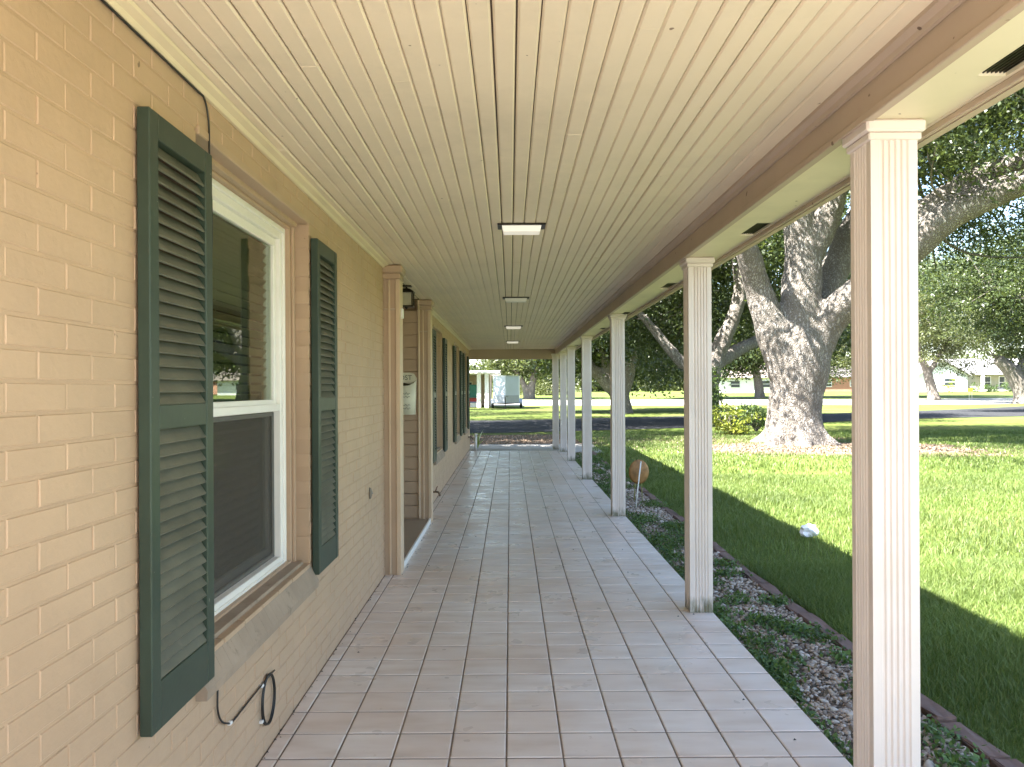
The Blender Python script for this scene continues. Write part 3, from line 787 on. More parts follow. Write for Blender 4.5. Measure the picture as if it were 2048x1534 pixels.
b_ = onx(862, 983, -1.0); hosebib((-.9995, b_.y, b_.z), 'rusty hose faucet low on the wall just past the door alcove')
hosebib((-.9995, 18.6, .33), 'hose faucet on the wall beside the white standpipe', 'hose_faucet')
sp = empty('standpipe', (-.83, 18.75, 0), 'short white plastic standpipe at the house corner', 'pipe')
MB().cyl((0, 0), .033, .001, .36, 16).build('pipe', M['white'], sp, True)
MB().cyl((0, 0), .041, .361, .40, 16).build('cap', M['white'], sp, True)

# ================================================================== FOLIAGE HELPERS
def leaf_mesh(name, centres, size, mat, ar=.45, up=.35, rs=None):
    """one diamond leaf (two bent quads -> 2 triangles each) per centre"""
    g = rs or rng; n = len(centres)
    d = g.normal(size=(n, 3)); d[:, 2] -= .15; d /= np.linalg.norm(d, axis=1)[:, None]
    nr = g.normal(size=(n, 3)); nr[:, 2] += up*3; nr -= (nr*d).sum(1)[:, None]*d; nr /= np.linalg.norm(nr, axis=1)[:, None]+1e-9
    s = np.cross(d, nr); L = (size*g.uniform(.65, 1.3, n))[:, None]
    p0 = centres-d*L*.5; p2 = centres+d*L*.5
    p1 = centres+s*L*ar*.5-d*L*.05; p3 = centres-s*L*ar*.5-d*L*.05
    v = np.stack([p0, p1, p2, p3], 1).reshape(-1, 3); i = np.arange(n)*4
    f = np.stack([i, i+1, i+2, i+3], 1)
    return npmesh(name, v, f, mat, False, np.repeat(g.uniform(0, 1, n), 4))
def clump_points(clumps, per_m3, cl_r, leaves_per, g=None):
    g = g or rng; out = []; cents = []
    for cl_ in clumps:
        c, rad = cl_[0], cl_[1]; mul = cl_[2] if len(cl_) > 2 else 1
        vol = 4.19*rad[0]*rad[1]*rad[2]; k = max(3, int(vol*per_m3*mul))
        u = g.normal(size=(k, 3)); u /= np.linalg.norm(u, axis=1)[:, None]; rr = g.uniform(.25, 1, k)**.45
        u = u*rr[:, None]*np.array(rad)*(1+.22*np.sin(u[:, :1]*7+u[:, 1:2]*5))
        cc = np.array(c)+u; cents.append(cc)
        m = leaves_per
        off = g.normal(size=(k, m, 3))*cl_r*np.array([1, 1, .6])
        out.append((cc[:, None, :]+off).reshape(-1, 3))
    return np.concatenate(out), np.concatenate(cents)
def limb_mb(mb, pts, n=12, sub=5, wob=.0):
    P = arc([p[0] for p in pts], sub); rad = []
    for i in range(len(pts)-1):
        for k in range(sub): rad.append(pts[i][1]+(pts[i+1][1]-pts[i][1])*k/sub)
    rad.append(pts[-1][1])
    mb.tube(P, rad, n); return P
def make_tree(name, label, base, limbs, clumps, leafmat, per_m3, cl_r, lpc, leaf, voxel=.07, group='live oaks around the lawn', twigs=60, disp=.05):
    t = empty(name, base, label, 'tree', group); off = Vector(base)
    mb = MB(); allp = []
    for L in limbs: allp += limb_mb(mb, L)
    pts, cents = clump_points(clumps, per_m3, cl_r, lpc)
    mb.v = [tuple(Vector(v)-off) for v in mb.v]
    o = mb.build('trunk', M['bark'], t, True)
    if voxel:
        rm = o.modifiers.new('fuse', 'REMESH'); rm.mode = 'VOXEL'; rm.voxel_size = voxel; rm.use_smooth_shade = True
        s_ = o.modifiers.new('smooth', 'SMOOTH'); s_.iterations = 4
        tx = bpy.data.textures.new('bark_lumps', 'CLOUDS'); tx.noise_scale = .45; tx.noise_depth = 3
        dm = o.modifiers.new('lumps', 'DISPLACE'); dm.texture = tx; dm.strength = disp*2.2; dm.texture_coords = 'GLOBAL'
    # boughs and twigs reaching into the crown
    if twigs:
        tw = MB(); ap = [p for p in allp if p.z > off.z+2.0] or allp
        idx = rng.choice(len(cents), min(twigs, len(cents)), replace=False)
        for i in idx:
            e = Vector(cents[i]); s = min(ap, key=lambda p: (p-e).length)
            if (s-e).length > 9: continue
            mid_ = (s+e)/2+Vector(rng.normal(size=3)*.25*(s-e).length*.5)
            r0 = .02+.008*(s-e).length
            tw.tube([Vector(p)-off for p in arc([s, mid_, e], 5)], [r0*(1-k/14) for k in range(11)], 5)
        tw.build('boughs', M['bark'], t, True)
    me = leaf_mesh('crown', pts-np.array(base), leaf, leafmat)
    link('crown', me, t, (0, 0, 0))
    return t
A = at
def L_(d0, *pts):
    out = []
    for p in pts:
        d = p[3] if len(p) > 3 else d0; out.append((A(p[0], p[1], d), p[2]))
    return out
# ---- big oak
D = 22.0
limbs = [
 L_(D, (1590, 912, 1.0), (1590, 880, .86), (1588, 835, .75), (1592, 790, .73), (1600, 745, .80), (1602, 700, .80), (1604, 660, .62)),
 L_(D, (1575, 745, .55), (1546, 665, .48), (1518, 582, .37), (1498, 511, .33, 21.5), (1468, 420, .3, 21), (1430, 300, .22, 20)),
 L_(D, (1603, 700, .65), (1604, 583, .55), (1607, 511, .50), (1596, 435, .40), (1585, 340, .32), (1560, 200, .24)),
 L_(D, (1608, 530, .42), (1648, 452, .42), (1670, 380, .38), (1690, 280, .3), (1720, 150, .2)),
 L_(D, (1622, 650, .46, 22.4), (1662, 565, .44, 23), (1700, 470, .38, 23.5), (1745, 390, .3, 24), (1800, 250, .2, 25)),
 L_(D, (1612, 730, .6), (1650, 655, .5, 21.8), (1700, 602, .43, 21.3), (1770, 548, .42, 20.6), (1836, 490, .42, 20), (1884, 447, .4, 19.6), (1938, 414, .38, 19.3), (2048, 372, .33, 18.8), (2200, 330, .26, 18), (2400, 250, .15, 17)),
 L_(D, (1780, 530, .36, 20.4), (1842, 440, .34, 20), (1900, 395, .31, 19.7), (1960, 357, .28, 19.5), (2050, 325, .24, 19.2), (2200, 280, .15, 19)),
]
for a in (0.4, 1.5, 2.6, 3.7, 4.6, 5.6):   # root flare
    b = A(1590, 880, D); limbs.append([(b+Vector((.45*math.cos(a), .45*math.sin(a), .25)), .34), (b+Vector((.85*math.cos(a), .85*math.sin(a), -.12)), .26), (b+Vector((1.5*math.cos(a), 1.5*math.sin(a), -.36)), .12)])
cl = [(A(1960, 200, 18.5), (4, 3.4, 1.9)), (A(2130, 260, 20), (4, 4, 2)), (A(1880, 90, 21), (5, 4, 2.2)), (A(1690, 260, 25), (4.5, 4, 2.2)), (A(1490, 330, 26), (4.5, 3.5, 2.2)),
      (A(1880, 330, 23), (1.8, 1.6, 1.1)), (A(2040, 270, 17.5), (2.2, 2, 1.0)), (A(1560, 150, 22), (6, 5, 2.5)), (A(1760, 60, 23), (6, 5, 2.5)), (A(2150, 120, 22), (5, 5, 2.5)),
      (A(1860, 270, 20), (1.6, 1.5, .9)), (A(2000, 345, 18.6), (1.3, 1.3, .5)),
      (A(1890, 480, 27), (1.6, 1.5, .9), 1.3), (A(1960, 450, 27), (1.8, 1.6, 1.0), 1.1), (A(2030, 420, 27), (1.8, 1.6, 1.0), 1.2), (A(1850, 500, 28), (1.5, 1.4, 1.2), 1.2), (A(2050, 480, 26), (1.8, 1.5, 1.2), 1.2), (A(1900, 260, 25), (2.4, 2, 1.6), 1.2), (A(1990, 260, 24), (2.6, 2, 1.4), 1.2), (A(1920, 510, 30), (1.6, 1.6, .8), .8), (A(2010, 500, 29), (1.8, 1.7, .9), .9), (A(1860, 420, 26), (1.0, 1, .8), .7), (A(1870, 350, 27), (1.6, 1.4, 1.2), .6),
      (Vector((4.3, 20, 8.2)), (2.2, 1.8, .9), 1.0), (Vector((4.0, 18.4, 8.6)), (1.8, 1.5, .8), .9), (Vector((4.6, 13.4, 8.4)), (2.2, 1.6, .9), .8), (Vector((7.2, 17, 8.4)), (2.6, 2, 1.0), .8), (Vector((9.5, 13.5, 9)), (3, 2.4, 1.0), .8), (Vector((2.4, 21, 7.6)), (1.8, 1.8, .8), .5)]
make_tree('live_oak', 'massive grey live oak with forked trunk standing in a mulch ring', tuple(Vector((A(1590, 890, D).x, D, GZ))), limbs, cl, M['oak_leaf'], 1.3, .40, 64, .145, .06, twigs=150, disp=.035)
# ---- second oak
D = 33.0
limbs = [
 L_(D, (1406, 862, .85), (1407, 830, .66), (1409, 790, .6), (1413, 752, .6), (1425, 722, .5)),
 L_(D, (1418, 740, .45), (1436, 706, .38), (1453, 668, .34), (1467, 640, .31), (1478, 602, .30), (1481, 560, .27), (1470, 500, .24), (1455, 420, .18)),
 L_(D, (1412, 750, .35), (1385, 738, .28), (1361, 724, .25), (1335, 694, .23), (1309, 661, .20), (1285, 633, .17), (1240, 590, .12)),
 L_(D, (1412, 755, .4), (1395, 680, .33, 34), (1385, 600, .28, 35), (1370, 500, .2, 36)),
 L_(D, (1420, 735, .38), (1480, 700, .3, 35), (1560, 660, .24, 37), (1640, 600, .18, 39))]
cl = [(A(1440, 570, 37), (4, 3.5, 2.6)), (A(1325, 610, 36), (3.6, 3, 1.9)), (A(1250, 640, 36), (3, 3, 1.5)), (A(1570, 560, 41), (5, 4, 3.4)), (A(1470, 450, 36), (5, 5, 2.5)), (A(1330, 500, 36), (5, 5, 2.5)),
      (A(1300, 715, 39), (1.9, 1.7, 1.0)), (A(1345, 745, 40), (1.8, 1.8, .8)), (A(1660, 610, 43), (4, 4, 3.2)), (A(1540, 420, 38), (5, 4, 2.4)), (A(1285, 690, 37), (1.5, 1.4, 1.1)), (A(1350, 655, 38), (2.2, 2, 1.4))]
make_tree('live_oak', 'grey live oak with ivy on its trunk and curved limbs, beside the yellow-green bush', (A(1406, 855, D).x, D, GZ), limbs, cl, M['oak_leaf'], 1.0, .5, 46, .22, .09, twigs=90)
iv = []
for k in range(40): iv.append((A(1424+rng.uniform(-18, 14), 745+k*2.9, 32.3), (.22, .22, .22)))
p_, _ = clump_points(iv, 1, .16, 16); me = leaf_mesh('ivy', p_-np.array((A(1424, 855, 32.3).x, 32.3, GZ)), .13, M['shrub_leaf'])
tag(link('ivy', me, None, (A(1424, 855, 32.3).x, 32.3, GZ)), 'green ivy climbing the trunk of the second live oak', 'ivy', kind='stuff')
# ---- third oak
D = 50.0
limbs = [L_(D, (1243, 831, .8), (1241, 800, .6), (1236, 782, .66), (1222, 772, .55), (1205, 757, .44), (1187, 740, .38), (1165, 715, .3), (1140, 690, .2)),
 L_(D, (1240, 795, .55), (1254, 760, .45), (1262, 725, .4), (1272, 690, .33), (1285, 640, .25)),
 L_(D, (1225, 772, .35), (1215, 735, .3), (1200, 690, .22))]
cl = [(A(1205, 680, 52), (4.5, 4, 2.6)), (A(1150, 700, 52), (3.2, 3, 1.8)), (A(1270, 670, 54), (4, 4, 3)), (A(1160, 640, 50), (5, 5, 2.5)), (A(1200, 730, 55), (2.2, 2, .9)), (A(1260, 600, 52), (6, 5, 3)), (A(1340, 700, 58), (5, 4, 2.8)), (A(1290, 740, 60), (3, 3, 1.2))]
make_tree('live_oak', 'dark live oak with a low leaning limb on the lawn across the driveway', (A(1243, 828, D).x, D, GZ), limbs, cl, M['oak_leaf'], .8, .6, 36, .32, .12, twigs=60)
# ---- oak behind the house that shades the drive
limbs = [[(Vector((-9, 30, GZ-.1)), .9), (Vector((-9, 30, 2)), .7), (Vector((-8.6, 30, 4)), .6), (Vector((-7, 30.5, 7)), .4)], [(Vector((-9, 30, 3)), .5), (Vector((-6, 31, 5.6)), .4), (Vector((-2, 32, 6.8)), .25)], [(Vector((-9, 30, 3)), .5), (Vector((-11, 28, 6)), .35), (Vector((-13, 27, 8)), .2)]]
cl = [(Vector((-7, 30, 9)), (6, 5, 2.4)), (Vector((-2.5, 31.5, 8)), (5, 4, 1.8), 1.6), (Vector((1.5, 33, 8.2)), (3.5, 3.5, 1.5), 1.6), (Vector((-11, 27, 9)), (4, 4, 2)), (Vector((-4, 26, 8.4)), (4.5, 3.5, 1.6), 1.8), (Vector((-3, 38, 9)), (6, 5, 2)), (Vector((-9, 48, 9)), (7, 6, 2.3)), (Vector((1, 50, 10)), (6, 5, 2)), (Vector((-1, 24, 8)), (3.0, 2.6, 1.2), 2.4), (Vector((-4.5, 21, 8.6)), (4, 3, 1.4), 2.6), (Vector((-5.5, 17.8, 8.8)), (3.2, 2, 1.2), 2.4), (Vector((2.5, 29.5, 8.6)), (3.2, 3, 1.3)), (Vector((4.5, 34, 9)), (3.5, 3.5, 1.4)), (Vector((-7.5, 24, 8.6)), (3.5, 3, 1.5), 2.2), (Vector((0, 37, 9)), (4.5, 4, 1.5))]
make_tree('live_oak', 'spreading live oak behind the house corner shading the driveway', (-9, 30, GZ), limbs, cl, M['oak_leaf'], 1.0, .55, 40, .26, .12, twigs=70)
limbs = [[(Vector((-7.5, 60, GZ-.1)), .7), (Vector((-7.5, 60, 2.5)), .5), (Vector((-7, 60, 6)), .3)], [(Vector((-7.4, 60, 3)), .35), (Vector((-5, 60.5, 6)), .25)]]
make_tree('live_oak', 'live oak beside the neighbouring carport', (-7.5, 60, GZ), limbs, [(Vector((-5, 60.5, 7.4)), (3.4, 3, 1.3)), (Vector((-7.5, 59, 8)), (4, 4, 1.8)), (Vector((-4, 63, 8)), (3.5, 3, 1.3))], M['oak_leaf'], .9, .5, 38, .26, .12, twigs=30)
# ---- far tree by the trailer
D = 96.0
limbs = [L_(D, (1062, 806, .62), (1063, 785, .46), (1065, 765, .46), (1069, 748, .4), (1078, 730, .3)), L_(D, (1054, 805, .5), (1052, 785, .4), (1047, 768, .36), (1038, 752, .3), (1025, 735, .2))]
cl = [(A(1045, 722, D), (4.5, 4, 1.8)), (A(1085, 726, D), (3.5, 3, 1.8)), (A(1010, 728, D), (3, 3, 1.5)), (A(1060, 690, D), (6, 5, 3)), (A(1098, 742, D), (1.6, 1.5, .8)), (A(1025, 745, D+3), (1.8, 1.5, .7))]
make_tree('oak_tree', 'twin trunk oak on the lawn behind the white trailer', (A(1062, 803, D).x, D, gz(3, D)), limbs, cl, M['far_leaf'], .7, .6, 34, .42, .14, group='trees across the street', twigs=40, disp=.03)
# ---- trees on the right
D = 47.0
limbs = [L_(D, (2230, 840, .9), (2225, 780, .7), (2200, 720, .6), (2140, 660, .45), (2060, 610, .3), (1980, 580, .2)), L_(D, (2205, 725, .5), (2190, 640, .4), (2150, 540, .25)), L_(D, (2220, 760, .5), (2290, 680, .4), (2350, 580, .25))]
cl = [(A(2040, 620, D), (2.6, 2.4, 1.5)), (A(1975, 590, D), (2.4, 2.2, 1.2)), (A(1915, 600, D), (2.0, 2, 1.0)), (A(2010, 540, D+1), (3, 2.5, 1.4)), (A(1930, 545, D+1), (2.6, 2.2, 1.1)), (A(1868, 560, D), (1.7, 1.7, .9)), (A(2060, 680, D), (1.8, 1.8, 1.1)), (A(2130, 600, D), (4, 3, 2.5)), (A(2180, 500, D), (5, 4, 3)), (A(2280, 600, D), (5, 4, 3)), (A(1990, 655, D), (1.5, 1.5, .6)), (A(1890, 640, D+2), (1.4, 1.4, .7)), (A(1940, 500, D+2), (2.2, 2, .9), .7), (A(2040, 480, D), (2.6, 2, 1.1), .7)]
make_tree('live_oak', 'live oak whose low leafy boughs hang in front of the far houses', (A(2230, 832, D).x, D, GZ), limbs, cl, M['oak_leaf'], 1.5, .42, 52, .21, .10, twigs=90)
D = 78.0
limbs = [L_(D, (1868, 806, .7), (1864, 785, .5), (1858, 762, .45), (1852, 742, .4), (1840, 715, .3)), L_(D, (1856, 755, .3), (1870, 730, .25), (1890, 700, .2))]
cl = [(A(1880, 640, D), (5, 4, 3)), (A(1850, 690, D), (4, 4, 2.2)), (A(1920, 680, D), (4, 4, 2)), (A(1940, 610, D+5), (6, 5, 3.2)), (A(1860, 590, D+5), (6, 5, 3)), (A(1905, 725, D), (2.5, 2, 1.1)), (A(1955, 735, D+2), (2.2, 2, .9)), (A(1925, 748, D+2), (1.0, 1, .7))]
make_tree('oak_tree', 'pale leafed oak with leaning trunk in front of the white gabled house', (A(1868, 803, D).x, D, gz(40, D)), limbs, cl, M['pale_leaf'], .55, .46, 60, .25, .14, group='trees across the street', twigs=40, disp=.03)
D = 66.0
limbs = [L_(D, (2052, 812, 1.2), (2048, 795, .8), (2038, 770, .75), (2020, 745, .62), (1995, 722, .45)), L_(D, (2035, 765, .5), (2060, 700, .4), (2080, 640, .3))]
cl = [(A(2020, 620, D), (5, 4, 3)), (A(1975, 665, D), (3.5, 3, 1.6)), (A(2060, 680, D), (4, 3.5, 2.2)), (A(2000, 560, D+4), (5, 4, 2.2)), (A(2120, 600, D), (6, 5, 4)), (A(1990, 705, D), (2, 2, .8)), (A(2042, 725, D), (1.6, 1.6, 1.0)), (A(1900, 560, D+6), (4, 4, 2))]
make_tree('oak_tree', 'dark leaning oak in front of the house with white porch posts', (A(2050, 806, D).x, D, gz(43, D)), limbs, cl, M['far_leaf'], .70, .46, 60, .25, .14, group='trees across the street', twigs=22, disp=.03)
D = 88.0
limbs = [L_(D, (1760, 806, .8), (1758, 780, .6), (1752, 740, .5), (1740, 690, .35)), L_(D, (1755, 755, .4), (1785, 710, .3), (1800, 660, .2))]
cl = [(A(1760, 640, D), (7, 5, 4.5)), (A(1700, 690, D), (5, 4, 3)), (A(1820, 660, D), (5, 4, 3.5)), (A(1670, 740, D), (3, 3, 1.5)), (A(1640, 670, D+4), (5, 5, 3.5)), (A(1800, 560, D), (7, 5, 3))]
make_tree('oak_tree', 'dense green oak across the street behind the massive forked oak', (A(1760, 803, D).x, D, gz(42, D)), limbs, cl, M['far_leaf'], .5, .55, 50, .30, .16, group='trees across the street', twigs=30, disp=.03)
D = 92.0
limbs = [L_(D, (1520, 803, .7), (1518, 780, .55), (1512, 745, .45), (1500, 700, .3))]
cl = [(A(1500, 690, D), (6, 5, 3)), (A(1450, 710, D), (5, 4, 2.4)), (A(1550, 700, D), (5, 4, 2.6)), (A(1400, 700, D), (6, 5, 3)), (A(1500, 735, D), (4, 3, 1.0)), (A(1350, 690, D), (6, 5, 3)), (A(1420, 640, D), (8, 6, 3.5)), (A(1550, 640, D), (7, 6, 3.5))]
make_tree('oak_tree', 'dark oak across the street beyond the ivy covered oak', (A(1520, 803, D).x, D, gz(29, D)), limbs, cl, M['oak_leaf'], .5, .7, 34, .45, .16, group='trees across the street', twigs=30, disp=.03)
# far wood
cl = []
g2 = np.random.default_rng(3)
for k in range(120):
    x = -80+k*2.6; d = 175+g2.uniform(-12, 25); h = g2.uniform(4.5, 9)
    cl.append(((x, d, gz(x, d)+h*.5), (3.6, 3.2, h*.62)))
p_, _ = clump_points(cl, .22, 1.0, 20, g2); me = leaf_mesh('far_wood', p_, .9, M['far_leaf'], .6)
tag(link('far_wood', me), 'distant line of leafy trees closing off the lawns', 'woods', kind='stuff')

# ================================================================== SHRUBS
def shrub(name, label, base, clumps, mat, leaf, per=26, cr=.12, lpc=26, group=None):
    s = empty(name, base, label, 'bush', group)
    p, c = clump_points(clumps, per, cr, lpc); st = MB(); b = Vector(base)
    for i in range(0, len(c), max(1, len(c)//16)):
        e = Vector(c[i])-b; st.tube(arc([(0, 0, 0), (e.x*.4, e.y*.4, e.z*.6), e], 3), [.018, .015, .012, .01, .008, .006, .004], 5)
    st.build('stems', M['bark'], s, True)
    link('foliage', leaf_mesh('foliage', p-np.array(base), leaf, mat), s)
    return s
shrub('bush', 'bright yellow-green bush beside the massive forked oak', (A(1465, 868, 26).x, 26, GZ), [(A(1460, 846, 26), (.60, .5, .40)), (A(1490, 852, 26), (.42, .4, .3)), (A(1440, 838, 26.3), (.4, .4, .45)), (A(1475, 862, 25.7), (.5, .4, .2))], M['lime_leaf'], .12, 40)
shrub('bush', 'dark green bush between the yellow-green bush and the oak trunk', (A(1512, 862, 27.6).x, 27.6, GZ), [(A(1510, 838, 27.6), (.62, .5, .5)), (A(1535, 845, 27.6), (.4, .4, .45)), (A(1490, 822, 27.8), (.35, .35, .25))], M['shrub_leaf'], .12, 40)
for (px, py, d, rx, rz, lab_) in [(1085, 778, 118, 4.2, 2.6, 'rounded green shrub on the far lawn beside the twin trunk oak'), (1020, 783, 125, 4, 1.7, 'rounded green shrub on the far lawn behind the white trailer')]:
    shrub('shrub', lab_, (A(px, py, d).x, d, gz(A(px, py, d).x, d)), [(A(px, py, d), (rx, rx*.7, rz)), (A(px+18, py+4, d), (rx*.6, rx*.5, rz*.7))], M['pale_leaf'], .4, .9, .4, 26, 'shrubs on the far lawn')
shrub('hedge', 'dark clipped hedge under the porch of the far house', (A(1985, 795, 112).x, 112, gz(69, 112)), [(A(1950+k*14, 781, 112), (.9, .8, .75)) for k in range(6)], M['shrub_leaf'], .28, 3, .2, 22)
shrub('bush', 'yellow-green bush in front of the white gabled house', (A(1905, 792, 110).x, 110, gz(62, 110)), [(A(1908, 775, 110), (.55, .5, 1.0)), (A(1893, 782, 110), (.9, .6, .7))], M['lime_leaf'], .28, 4, .2, 22)
# potted leaf plant at the porch end
pl = empty('leafy_plant', (A(955, 874, 20.6).x, 20.6, GZ+.03), 'small plant with upright pale green leaves at the porch corner', 'plant')
for k, (a, h, ln) in enumerate([(.3, .50, .16), (1.4, .36, .2), (2.5, .42, .2), (3.6, .3, .22), (4.8, .34, .2), (5.6, .26, .24), (2.0, .22, .26)]):
    lf = MB(); dx, dy = math.cos(a), math.sin(a)
    c_ = [Vector((dx*ln*t*t, dy*ln*t*t, h*t)) for t in (0, .25, .5, .75, 1)]; wd = [.006, .02, .035, .028, .002]; s_ = Vector((-dy, dx, 0))
    vs = []
    for p, q in zip(c_, wd): vs += [p-s_*q, p+Vector((0, 0, -.004)), p+s_*q]
    lf.add(vs, [(i*3+j, i*3+j+1, i*3+j+4, i*3+j+3) for i in range(4) for j in range(2)])
    lf.build('leaf', plain('pale_leaf_blade', (.30, .36, .10), .45) if k == 0 else bpy.data.materials['pale_leaf_blade'], pl, True)

# ================================================================== GRAVEL BED, EDGING, LAWN BLADES
tag(MB().box(1.329, 1.955, .2, 19.15, GZ-.15, GZ+.035).build('gravel_bed', M['soil']), kind='structure')
def ico(sub):
    bm = bmesh.new(); bmesh.ops.create_icosphere(bm, subdivisions=sub, radius=1); bm.verts.index_update()
    v = np.array([x.co[:] for x in bm.verts]); f = np.array([[q.index for q in p.verts] for p in bm.faces]); bm.free(); return v, f
def stones(name, n, yr, xr, size, sub, z, parent=None):
    V, F = ico(sub); nv = len(V)
    y = rng.uniform(yr[0], yr[1], n); x = rng.uniform(xr[0], xr[1], n); s = size*rng.lognormal(0, .38, n)
    s = np.minimum(s, size*2.4)
    dims = np.stack([s*rng.uniform(.8, 1.5, n), s*rng.uniform(.7, 1.1, n), s*rng.uniform(.4, .75, n)], 1)
    a = rng.uniform(0, 6.28, n); tl = rng.normal(0, .35, n)
    ph = rng.uniform(0, 6.28, (n, 3))
    P = np.repeat(V[None], n, 0)
    k = 1+.20*np.sin(P@np.array([2.1, 1.3, .7])+ph[:, :1])+.15*np.sin(P@np.array([-1.2, 2.6, 1.9])+ph[:, 1:2])
    P = P*k[:, :, None]*dims[:, None, :]
    X = P[:, :, 0]; Y = P[:, :, 1]; Z = P[:, :, 2]
    X, Z = X*np.cos(tl)[:, None]-Z*np.sin(tl)[:, None], X*np.sin(tl)[:, None]+Z*np.cos(tl)[:, None]
    X, Y = X*np.cos(a)[:, None]-Y*np.sin(a)[:, None], X*np.sin(a)[:, None]+Y*np.cos(a)[:, None]
    v = np.stack([X+x[:, None], Y+y[:, None], Z+(z+dims[:, 2]*rng.uniform(.1, .9, n))[:, None]], -1).reshape(-1, 3)
    f = (F[None]+(np.arange(n)*nv)[:, None, None]).reshape(-1, 3)
    me = npmesh(name, v, f, M['stone'], True, np.repeat(rng.uniform(0, 1, n), nv))
    return tag(link(name, me, parent), 'loose river gravel filling the bed along the porch', 'gravel', kind='stuff')
bedz = GZ+.035
stones('gravel', 5200, (2.2, 5.6), (1.345, 1.94), .0092, 2, bedz)
stones('gravel', 8000, (5.6, 12), (1.345, 1.94), .0110, 1, bedz)
stones('gravel', 2600, (12, 19), (1.345, 1.94), .017, 1, bedz)
# weeds in the bed
wp = []; wst = np.random.default_rng(12)
for (y, x, s) in [(3.0, 1.75, .12), (3.15, 1.45, .07), (3.45, 1.86, .10), (3.95, 1.80, .09), (4.35, 1.42, .09), (4.7, 1.50, .12), (4.9, 1.85, .12), (5.15, 1.62, .10), (5.3, 1.40, .13), (5.6, 1.90, .10), (6.1, 1.42, .14), (6.4, 1.6, .14), (6.8, 1.86, .12), (7.1, 1.45, .14), (7.6, 1.55, .15)]:
    wp.append(((x, y, bedz+.03), (s, s*1.2, .04)))
for k in range(70):
    y = wst.uniform(7.8, 18.5); wp.append(((wst.uniform(1.38, 1.92), y, bedz+.03), (wst.uniform(.08, .2), wst.uniform(.1, .3), .05)))
for k in range(26):
    y = 2.6+6*wst.uniform(0, 1); wp.append(((wst.uniform(1.40, 1.92), y, bedz+.03), (wst.uniform(.05, .12), wst.uniform(.06, .14), .04)))
for k in range(70):
    y = 2.6+wst.uniform(0, 1)**1.2*15; wp.append(((1.36+wst.uniform(0, .08), y, bedz+.02), (.04, .14, .035)))
pts = []
for (c, rd) in wp:
    n = int(190*rd[0]*rd[1]/.0144*(1 if c[1] < 8 else .5))+14
    u = wst.normal(size=(n, 3))*np.array(rd)*.55; pts.append(np.array(c)+u*np.array([1, 1, .6]))
pts = np.concatenate(pts); pts[:, 2] = np.maximum(pts[:, 2], bedz+.008); pts = pts[(pts[:, 0] > 1.345)]
tag(link('bed_weeds', leaf_mesh('bed_weeds', pts, .030, M['weed_leaf'], .6, .9)), 'low green weeds sprouting through the gravel bed', 'weeds', kind='stuff')
# edging, one concrete edger after another
edg = empty('lawn_edging', (2.0, 2.0, GZ), 'red-brown edging blocks between the gravel bed and the lawn', 'edging')
y = 1.2; r = random.Random(9); k = 0
while y < 19.0:
    l = r.uniform(.36, .46); e = MB(); h = .055+r.uniform(-.012, .008)
    e.bbox(-.052, .052, .004, l-.004, -.12, h, .010)
    bm = bmesh.new(); me_ = e.mesh('e'); bm.from_mesh(me_); bmesh.ops.subdivide_edges(bm, edges=bm.edges[:], cuts=2, use_grid_fill=True)
    for v in bm.verts: v.co += Vector((r.gauss(0, .0025), r.gauss(0, .002), r.gauss(0, .003)))
    e = MB(); e.bm(bm); bm.free()
    xx = 2.005+.03*math.sin(y*.7)-.03*sm(7, 12, y)
    o = e.build('edging_block', M['edging'], edg); o.location = (xx-2.0, y-2.0, 0); o.rotation_euler = (r.gauss(0, .015), r.gauss(0, .05), -.02*math.cos(y*.7)+r.gauss(0, .008))
    y += l+.004
# grass blades
def blades(n, yr, slope, x0, h, wdt, seed, xpad=1.0):
    g = np.random.default_rng(seed); out = []
    y = yr[0]+(yr[1]-yr[0])*g.uniform(0, 1, n*3)**.8; xm = slope*y+xpad
    x = x0+(xm-x0)*g.uniform(0, 1, n*3)
    wgt = (xm-x0)/(slope*yr[1]+xpad-x0); keep = g.uniform(0, 1, n*3) < wgt
    # patchy density and clear of mulch ring
    pn = np.sin(x*1.7+1.3*np.sin(y*.9))+np.sin(y*1.3+1.1*np.sin(x*1.1)); keep &= g.uniform(-1.4, 1.2, n*3) < pn*.5+.75
    keep &= ((x-8.4)/4.2)**2+((y-20.2)/2.2)**2 > g.uniform(.6, 1.1, n*3)
    x = x[keep][:n]; y = y[keep][:n]; m = len(x)
    hh = h*g.uniform(.55, 1.25, m)*(1+.18*np.sin(x*2.3+y*1.7)); a = g.uniform(0, 6.28, m); ln = hh*g.uniform(.15, .85, m)
    wv = np.stack([np.cos(a), np.sin(a), np.zeros(m)], 1)*(wdt*g.uniform(.7, 1.3, m))[:, None]*.5
    a2 = g.uniform(0, 6.28, m); lv = np.stack([np.cos(a2), np.sin(a2), np.zeros(m)], 1)*ln[:, None]
    b = np.stack([x, y, np.full(m, GZ-.005)], 1); up = np.array([0, 0, 1.0])
    mid = b+lv*.3+up*hh[:, None]*.6; tip = b+lv+up*hh[:, None]
    v = np.stack([b-wv, b+wv, mid-wv*.8, mid+wv*.8, tip], 1).reshape(-1, 3); i = np.arange(m)*5
    f = np.concatenate([np.stack([i, i+1, i+3], 1), np.stack([i, i+3, i+2], 1), np.stack([i+2, i+3, i+4], 1)])
    return v, f, np.repeat(g.uniform(0, 1, m), 5)
sets = [blades(62000, (2.2, 7), .66, 2.065, .075, .0045, 1, .5), blades(80000, (7, 14), .66, 2.04, .075, .007, 2), blades(70000, (14, 28), .66, 2.04, .075, .016, 3, 2)]
V = []; F = []; Cc = []; n0 = 0
for v, f, c in sets: V.append(v); F.append(f+n0); Cc.append(c); n0 += len(v)
